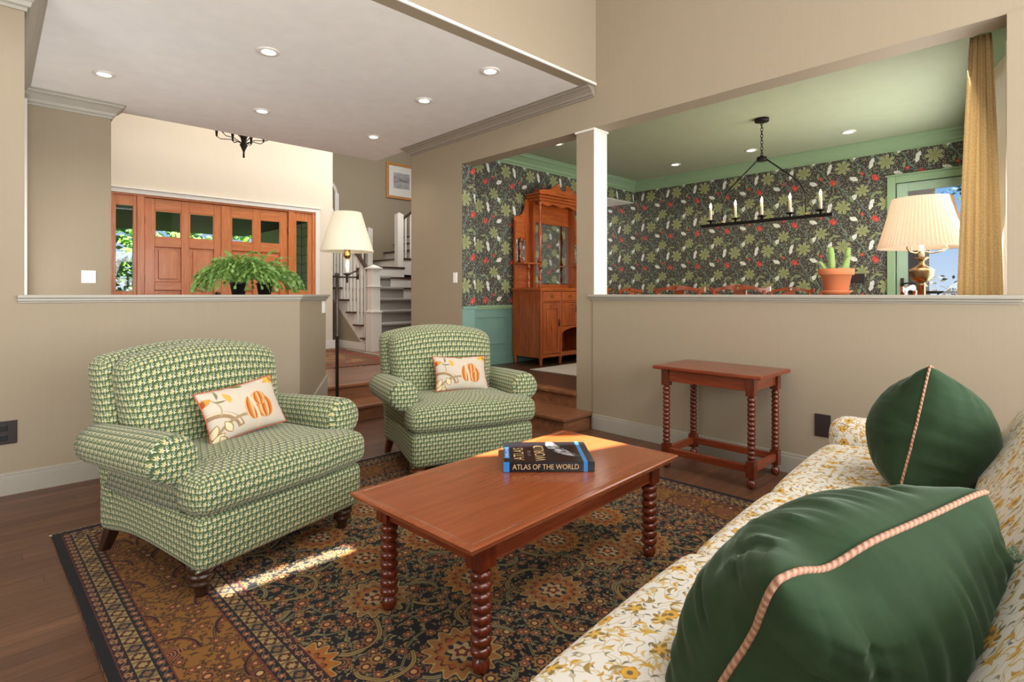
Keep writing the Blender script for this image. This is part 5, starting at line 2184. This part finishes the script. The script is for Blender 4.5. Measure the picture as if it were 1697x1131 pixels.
# ------------------------------------------------------------------ hutch
hu = thing('hutch_sideboard', 'carved golden mahogany hutch with mirrors and turned columns in the dining room', 'cabinet', (5.34, 5.02, FZ))
WD, DP = 1.54, .54
CT = 1.06           # counter height above the floor
x1, x2 = .42, 1.12
mb = MB()
mb.box(0, .022, .01, DP, .11, CT - .035).box(WD - .022, WD, .01, DP, .11, CT - .035).box(.022, WD - .022, DP - .02, DP, .11, CT - .035)
mb.box(.022, WD - .022, .03, DP - .02, .11, .135).box(x1 - .012, x1 + .012, .03, DP - .02, .11, CT - .035).box(x2 - .012, x2 + .012, .03, DP - .02, .11, CT - .035)
mb.build('carcass', 'hutch', hu, .002)
MB().box(-.025, WD + .025, -.03, DP, CT - .035, CT).box(-.012, WD + .012, -.015, DP, CT - .05, CT - .035).build('counter', 'hutch_x', hu, .006)
fm = MB()
for a, b in ((0, .045), (x1 - .02, x1 + .02), (x2 - .02, x2 + .02), (WD - .045, WD)):
    fm.box(a, b, -.004, .02, .09, CT - .05)
fm.build('face_frame', 'hutch', hu, .003)
fx = MB().box(.045, x1 - .02, -.002, .02, CT - .20, CT - .185).box(x1 + .02, x2 - .02, -.002, .02, CT - .20, CT - .185).box(x2 + .02, WD - .045, -.002, .02, CT - .20, CT - .185)
fx.box(.045, x1 - .02, -.002, .02, .11, .15).box(x1 + .02, x2 - .02, -.002, .02, .11, .17).box(x2 + .02, WD - .045, -.002, .02, .11, .15).box(x1 + .02, x2 - .02, -.002, .02, .50, .525)
ap = [(x1 + .02, .525)] + [(x1 + .02 + (x2 - x1 - .04) * k / 12, .50 - .09 * (1 - math.sin(PI * k / 12) ** .5)) for k in range(13)] + [(x2 - .02, .525)]
fx.prism(ap, .0, .018, 'y')
fx.build('face_rail', 'hutch_x', hu, .003)


def ring_handle(parent, x, zc, nm='handle'):
    m_ = MB().lathe([(.001, 0), (.012, .0), (.010, .008), (.001, .010)], n=10)
    for v in m_.v:
        v.xyz = (x + v.x, -.006 - v.z, zc + .012 + v.y)
    m_.tube([(x + .028 * math.cos(a), -.016, zc - .004 + .020 * math.sin(a)) for a in [PI + PI * k / 10 for k in range(11)]], .0035, 6)
    m_.tube([(x - .028, -.016, zc - .004), (x - .02, -.010, zc + .012), (x + .02, -.010, zc + .012), (x + .028, -.016, zc - .004)], .003, 6)
    return m_.build(nm, 'bronze', parent)


for a, b in ((.05, x1 - .025), (x1 + .025, (x1 + x2) / 2 - .008), ((x1 + x2) / 2 + .008, x2 - .025), (x2 + .025, WD - .05)):
    d = MB().box(a, b, -.006, .02, CT - .18, CT - .055).box(a + .022, b - .022, -.010, -.004, CT - .162, CT - .073).build('drawer', 'hutch_x', hu, .004)
    ring_handle(d, (a + b) / 2, CT - .118)


def hdoor(a, b, z0, z1, hx):
    mm = MB()
    s_ = .052
    mm.box(a, a + s_, -.006, .018, z0, z1).box(b - s_, b, -.006, .018, z0, z1).box(a + s_, b - s_, -.006, .018, z0, z0 + s_).box(a + s_, b - s_, -.006, .018, z1 - s_ - .03, z1)
    mm.box(a + s_, b - s_, .004, .016, z0 + s_, z1 - s_ - .03)
    d = mm.build('door', 'hutch', hu, .004)
    MB().box(a + s_ + .02, b - s_ - .02, -.003, .006, z0 + s_ + .02, z1 - s_ - .05).build('raised_panel', 'hutch', d, .008)
    cv = MB()
    xm, zm = (a + b) / 2, (z0 + z1) / 2
    for k in range(5):
        aa = k * 2 * PI / 5 + .3
        cv.tube([(xm, -.005, zm), (xm + .012 * math.cos(aa), -.009, zm + .022 * math.sin(aa)), (xm + .020 * math.cos(aa + .5), -.005, zm + .045 * math.sin(aa + .5))], .004, 5)
    cv.tube([(xm - .05, -.007, z1 - .03), (xm - .02, -.009, z1 - .045), (xm, -.009, z1 - .03), (xm + .02, -.009, z1 - .045), (xm + .05, -.007, z1 - .03)], .004, 5)
    cv.build('carving', 'hutch', d)
    MB().box(hx - .010, hx + .010, -.010, -.005, zm + .02, zm + .12).tube([(hx, -.012, zm + .07), (hx, -.026, zm + .065), (hx, -.026, zm + .03)], .005, 6).build('door_handle', 'bronze', d)


hdoor(.05, x1 - .025, .155, CT - .205, x1 - .05)
xm_ = (x1 + x2) / 2
hdoor(x1 + .025, xm_ - .004, .53, CT - .205, xm_ - .03)
hdoor(xm_ + .004, x2 - .025, .53, CT - .205, xm_ + .03)
hdoor(x2 + .025, WD - .05, .155, CT - .205, x2 + .05)
for x in (.03, x1, x2, WD - .03):
    for y in (.02, DP - .03):
        MB().lathe([(.014, 0), (.022, .02), (.018, .04), (.026, .06), (.022, .09), (.028, .112)], (x, y, 0), 14).build('foot', 'hutch', hu)
# upper part
zc = CT
c0, c1 = .31, 1.23
BY = DP - .03
up_ = MB()
up_.box(0.0, .028, BY - .02, BY + .02, zc, zc + .96).box(WD - .028, WD, BY - .02, BY + .02, zc, zc + .96)
up_.box(c0, c0 + .05, BY - .08, BY + .02, zc, zc + 1.28).box(c1 - .05, c1, BY - .08, BY + .02, zc, zc + 1.28)
up_.box(c0 - .09, c0, BY - .01, BY + .02, zc + .36, zc + 1.28).box(c1, c1 + .09, BY - .01, BY + .02, zc + .36, zc + 1.28)
up_.build('upright', 'hutch', hu, .003)
bp = MB()
for a, b in ((.028, c0), (c1, WD - .028)):
    MB().box(a, b, BY + .005, BY + .02, zc, zc + .36).build('wing_panel', 'hutch_x', hu)
    MB().box(a, b, BY + .004, BY + .02, zc + .70, zc + .95).build('wing_panel', 'hutch_x', hu)
MB().box(c0 + .05, c1 - .05, BY, BY + .02, zc + .98, zc + 1.28).build('back_panel', 'hutch_x', hu, .003)
MB().box(c0 + .05, c1 - .05, BY - .012, BY + .02, zc, zc + .06).build('mirror_rail', 'hutch_x', hu, .003)
MB().box(c0 + .05, c1 - .05, BY - .012, BY, zc + .955, zc + .985).build('mirror_rail', 'hutch_x', hu, .003)
for s in (0, 1):
    cr_ = [(.0, .93), (.0, 1.0), (.03, 1.03), (.10, 1.03), (.16, 1.06), (.20, 1.12), (.22, 1.20), (.31, 1.22), (.31, .93)]
    poly = [((WD - a) if s else a, zc + b) for a, b in cr_]
    MB().prism(poly, BY - .002, BY + .018, 'y').build('wing_crest', 'hutch_x', hu, .003)
for a, b in ((.034, c0 - .02), (c1 + .02, WD - .034)):
    MB().box(a, b, BY - .002, BY + .004, zc + .38, zc + .69).build('mirror', 'mirror', hu)
MB().box(c0 + .055, c1 - .055, BY - .006, BY, zc + .07, zc + .95).build('mirror', 'mirror', hu)
for a, b in ((-.01, c0 + .06), (c1 - .06, WD + .01)):
    MB().box(a, b, BY - .20, BY + .0, zc + .335, zc + .36).build('shelf', 'hutch_x', hu, .005)


def column(x, y, z0, z1, r=.02):
    H_ = z1 - z0
    pr = [(r * 1.3, 0), (r * 1.3, .04), (r * .7, .05), (r * 1.15, .07), (r * .6, .09), (r * .8, H_ * .3), (r * 1.35, H_ * .42), (r * 1.2, H_ * .5), (r * .6, H_ * .6), (r * .9, H_ * .64), (r * .6, H_ * .68), (r * .85, H_ * .85), (r * .6, H_ - .07), (r * 1.2, H_ - .05), (r * 1.3, H_ - .03), (r * 1.3, H_)]
    MB().lathe(pr, (x, y, z0), 16).build('column', 'hutch', hu)


for x in (c0 + .025, c1 - .025):
    column(x, BY - .19, zc, zc + .34, .02)
    column(x, BY - .19, zc + .36, zc + 1.25, .026)
for x in (.12, WD - .12):
    column(x, BY - .17, zc, zc + .335, .02)
    column(x, BY - .03, zc + .36, zc + .72, .018)
MB().box(c0 - .03, c1 + .03, BY - .235, BY + .02, zc + 1.25, zc + 1.29).box(c0 - .055, c1 + .055, BY - .26, BY + .02, zc + 1.29, zc + 1.33).box(c0 - .075, c1 + .075, BY - .285, BY + .02, zc + 1.33, zc + 1.355).build('cornice', 'hutch_x', hu, .01)
n = 40
pd = []
for k in range(n + 1):
    f_ = k / n
    s_ = abs(2 * f_ - 1)
    h = .02 + .13 * (smooth(1.0, .15, s_)) * (1 if s_ > .12 else .35) + .02 * math.sin(s_ * 9)
    pd.append((c0 - .05 + (c1 - c0 + .1) * f_, zc + 1.355 + max(.01, h)))
MB().prism([(c0 - .05, zc + 1.355)] + pd + [(c1 + .05, zc + 1.355)], BY - .25, BY - .225, 'y').build('pediment', 'hutch_x', hu, .004)
vl = [(c0, zc + 1.25)] + [(c0 + (c1 - c0) * k / 20, zc + 1.25 - .035 - .03 * math.sin(PI * k / 20 * 3) ** 2) for k in range(21)] + [(c1, zc + 1.25)]
MB().prism(vl, BY - .215, BY - .20, 'y').build('valance', 'hutch_x', hu, .003)

# ------------------------------------------------------------------ dining table and chairs
dt = thing('dining_table', 'long wooden dining table mostly hidden behind the half wall', 'table', (6.4, 2.72, FZ + .0125))
MB().box(-.5, .5, -1.1, 1.1, .72, .755).build('tabletop', 'dining_chair', dt, .008)
MB().box(-.42, .42, -1.0, 1.0, .63, .72).build('apron', 'dining_chair', dt, .003)
for s in (-1, 1):
    for q in (-1, 1):
        MB().lathe([(.025, 0), (.045, .1), (.03, .14), (.05, .35), (.035, .6), (.05, .64)], (s * .40, q * .95, 0), 14).build('leg', 'dining_chair', dt)


def dining_chair():
    """Faces +y locally, its back at -y."""
    r = thing('dining_chair', 'x', 'chair')
    W2 = .25
    MB().rbox((0, .0, .455), (.50, .46, .06), .022, 8).build('seat', 'linen', r)
    MB().box(-.235, .235, -.21, .22, .38, .43).build('seat_frame', 'dining_chair', r, .004)
    for s in (-1, 1):
        MB().tube([(s * .22, .20, 0), (s * .22, .205, .15), (s * .215, .20, .40)], [.016, .02, .028], 8).build('leg', 'dining_chair', r)
        MB().tube([(s * .215, -.29, 0), (s * .215, -.225, .22), (s * .22, -.21, .42)], [.016, .02, .022], 8).build('leg', 'dining_chair', r)
        MB().tube([(s * .22, -.215, .42), (s * .225, -.235, .7), (s * .24, -.285, 1.0)], [.022, .02, .018], 8).build('back_post', 'dining_chair', r)
    # crest rail: a bow with eared ends and a small pierced hole in the middle
    mb = MB()
    n = 40
    top, bot = [], []
    for k in range(n + 1):
        s_ = 2 * k / n - 1
        a = abs(s_)
        zt_ = 1.012 + .042 * math.cos(a * PI * .9) * .5 + .02 + (.022 * smooth(.84, .97, a))
        zb_ = zt_ - .045 - .012 * math.cos(a * PI * 2)
        if a > .95:
            zb_ += .01
        top.append((s_ * .29, zt_))
        bot.append((s_ * .29, zb_))
    yo = lambda s_: -.30 + .03 * s_ * s_
    for k in range(n):
        s0, s1 = 2 * k / n - 1, 2 * (k + 1) / n - 1
        if abs((s0 + s1) / 2) < .028:
            for (ta, ba, tb, bb) in ((top[k], (top[k][0], top[k][1] - .016), top[k + 1], (top[k + 1][0], top[k + 1][1] - .016)),
                                     ((bot[k][0], bot[k][1] + .014), bot[k], (bot[k + 1][0], bot[k + 1][1] + .014), bot[k + 1])):
                i = [mb.pt((ta[0], yo(s0) - .012, ta[1])), mb.pt((tb[0], yo(s1) - .012, tb[1])), mb.pt((bb[0], yo(s1) - .012, bb[1])), mb.pt((ba[0], yo(s0) - .012, ba[1])),
                     mb.pt((ta[0], yo(s0) + .012, ta[1])), mb.pt((tb[0], yo(s1) + .012, tb[1])), mb.pt((bb[0], yo(s1) + .012, bb[1])), mb.pt((ba[0], yo(s0) + .012, ba[1]))]
                for q in ((0, 1, 2, 3), (7, 6, 5, 4), (0, 4, 5, 1), (3, 2, 6, 7), (0, 3, 7, 4), (1, 5, 6, 2)):
                    mb.face([i[j] for j in q])
            continue
        i = [mb.pt((top[k][0], yo(s0) - .012, top[k][1])), mb.pt((top[k + 1][0], yo(s1) - .012, top[k + 1][1])), mb.pt((bot[k + 1][0], yo(s1) - .012, bot[k + 1][1])), mb.pt((bot[k][0], yo(s0) - .012, bot[k][1])),
             mb.pt((top[k][0], yo(s0) + .012, top[k][1])), mb.pt((top[k + 1][0], yo(s1) + .012, top[k + 1][1])), mb.pt((bot[k + 1][0], yo(s1) + .012, bot[k + 1][1])), mb.pt((bot[k][0], yo(s0) + .012, bot[k][1]))]
        for q in ((0, 1, 2, 3), (7, 6, 5, 4), (0, 4, 5, 1), (3, 2, 6, 7)):
            mb.face([i[j] for j in q])
        if k == 0:
            mb.face([i[j] for j in (0, 3, 7, 4)])
        if k == n - 1:
            mb.face([i[j] for j in (1, 5, 6, 2)])
    mb.build('crest_rail', 'dining_chair', r, .003)
    MB().prism([(-.05, .45), (.05, .45), (.04, .6), (.07, .8), (.06, 1.0), (-.06, 1.0), (-.07, .8), (-.04, .6)], -.255, -.240, 'y').build('splat', 'dining_chair', r, .003)
    return r


ch0 = dining_chair()
G = 'reddish dining chairs around the dining table'
spots = [(5.42, 2.88, -PI / 2, 'dining chair crest at the near side of the table, left of the two'),
         (5.42, 2.25, -PI / 2, 'dining chair crest at the near side of the table, right of the two'),
         (7.30, 2.63, PI / 2, 'darker red dining chair crest, between the near chairs and the cactus pot'),
         (6.52, 4.12, PI, 'dining chair with the smallest crest, nearest the white post'),
         (6.40, 1.42, 0, 'dining chair end seen below the pleated lamp shade')]
for k, (x, y, rz, lb) in enumerate(spots):
    c = ch0 if k == 0 else copy_tree(ch0)
    c.location = (x, y, FZ + .0125)
    c.rotation_euler = (0, 0, rz)
    tag(c, lb, 'chair', G)
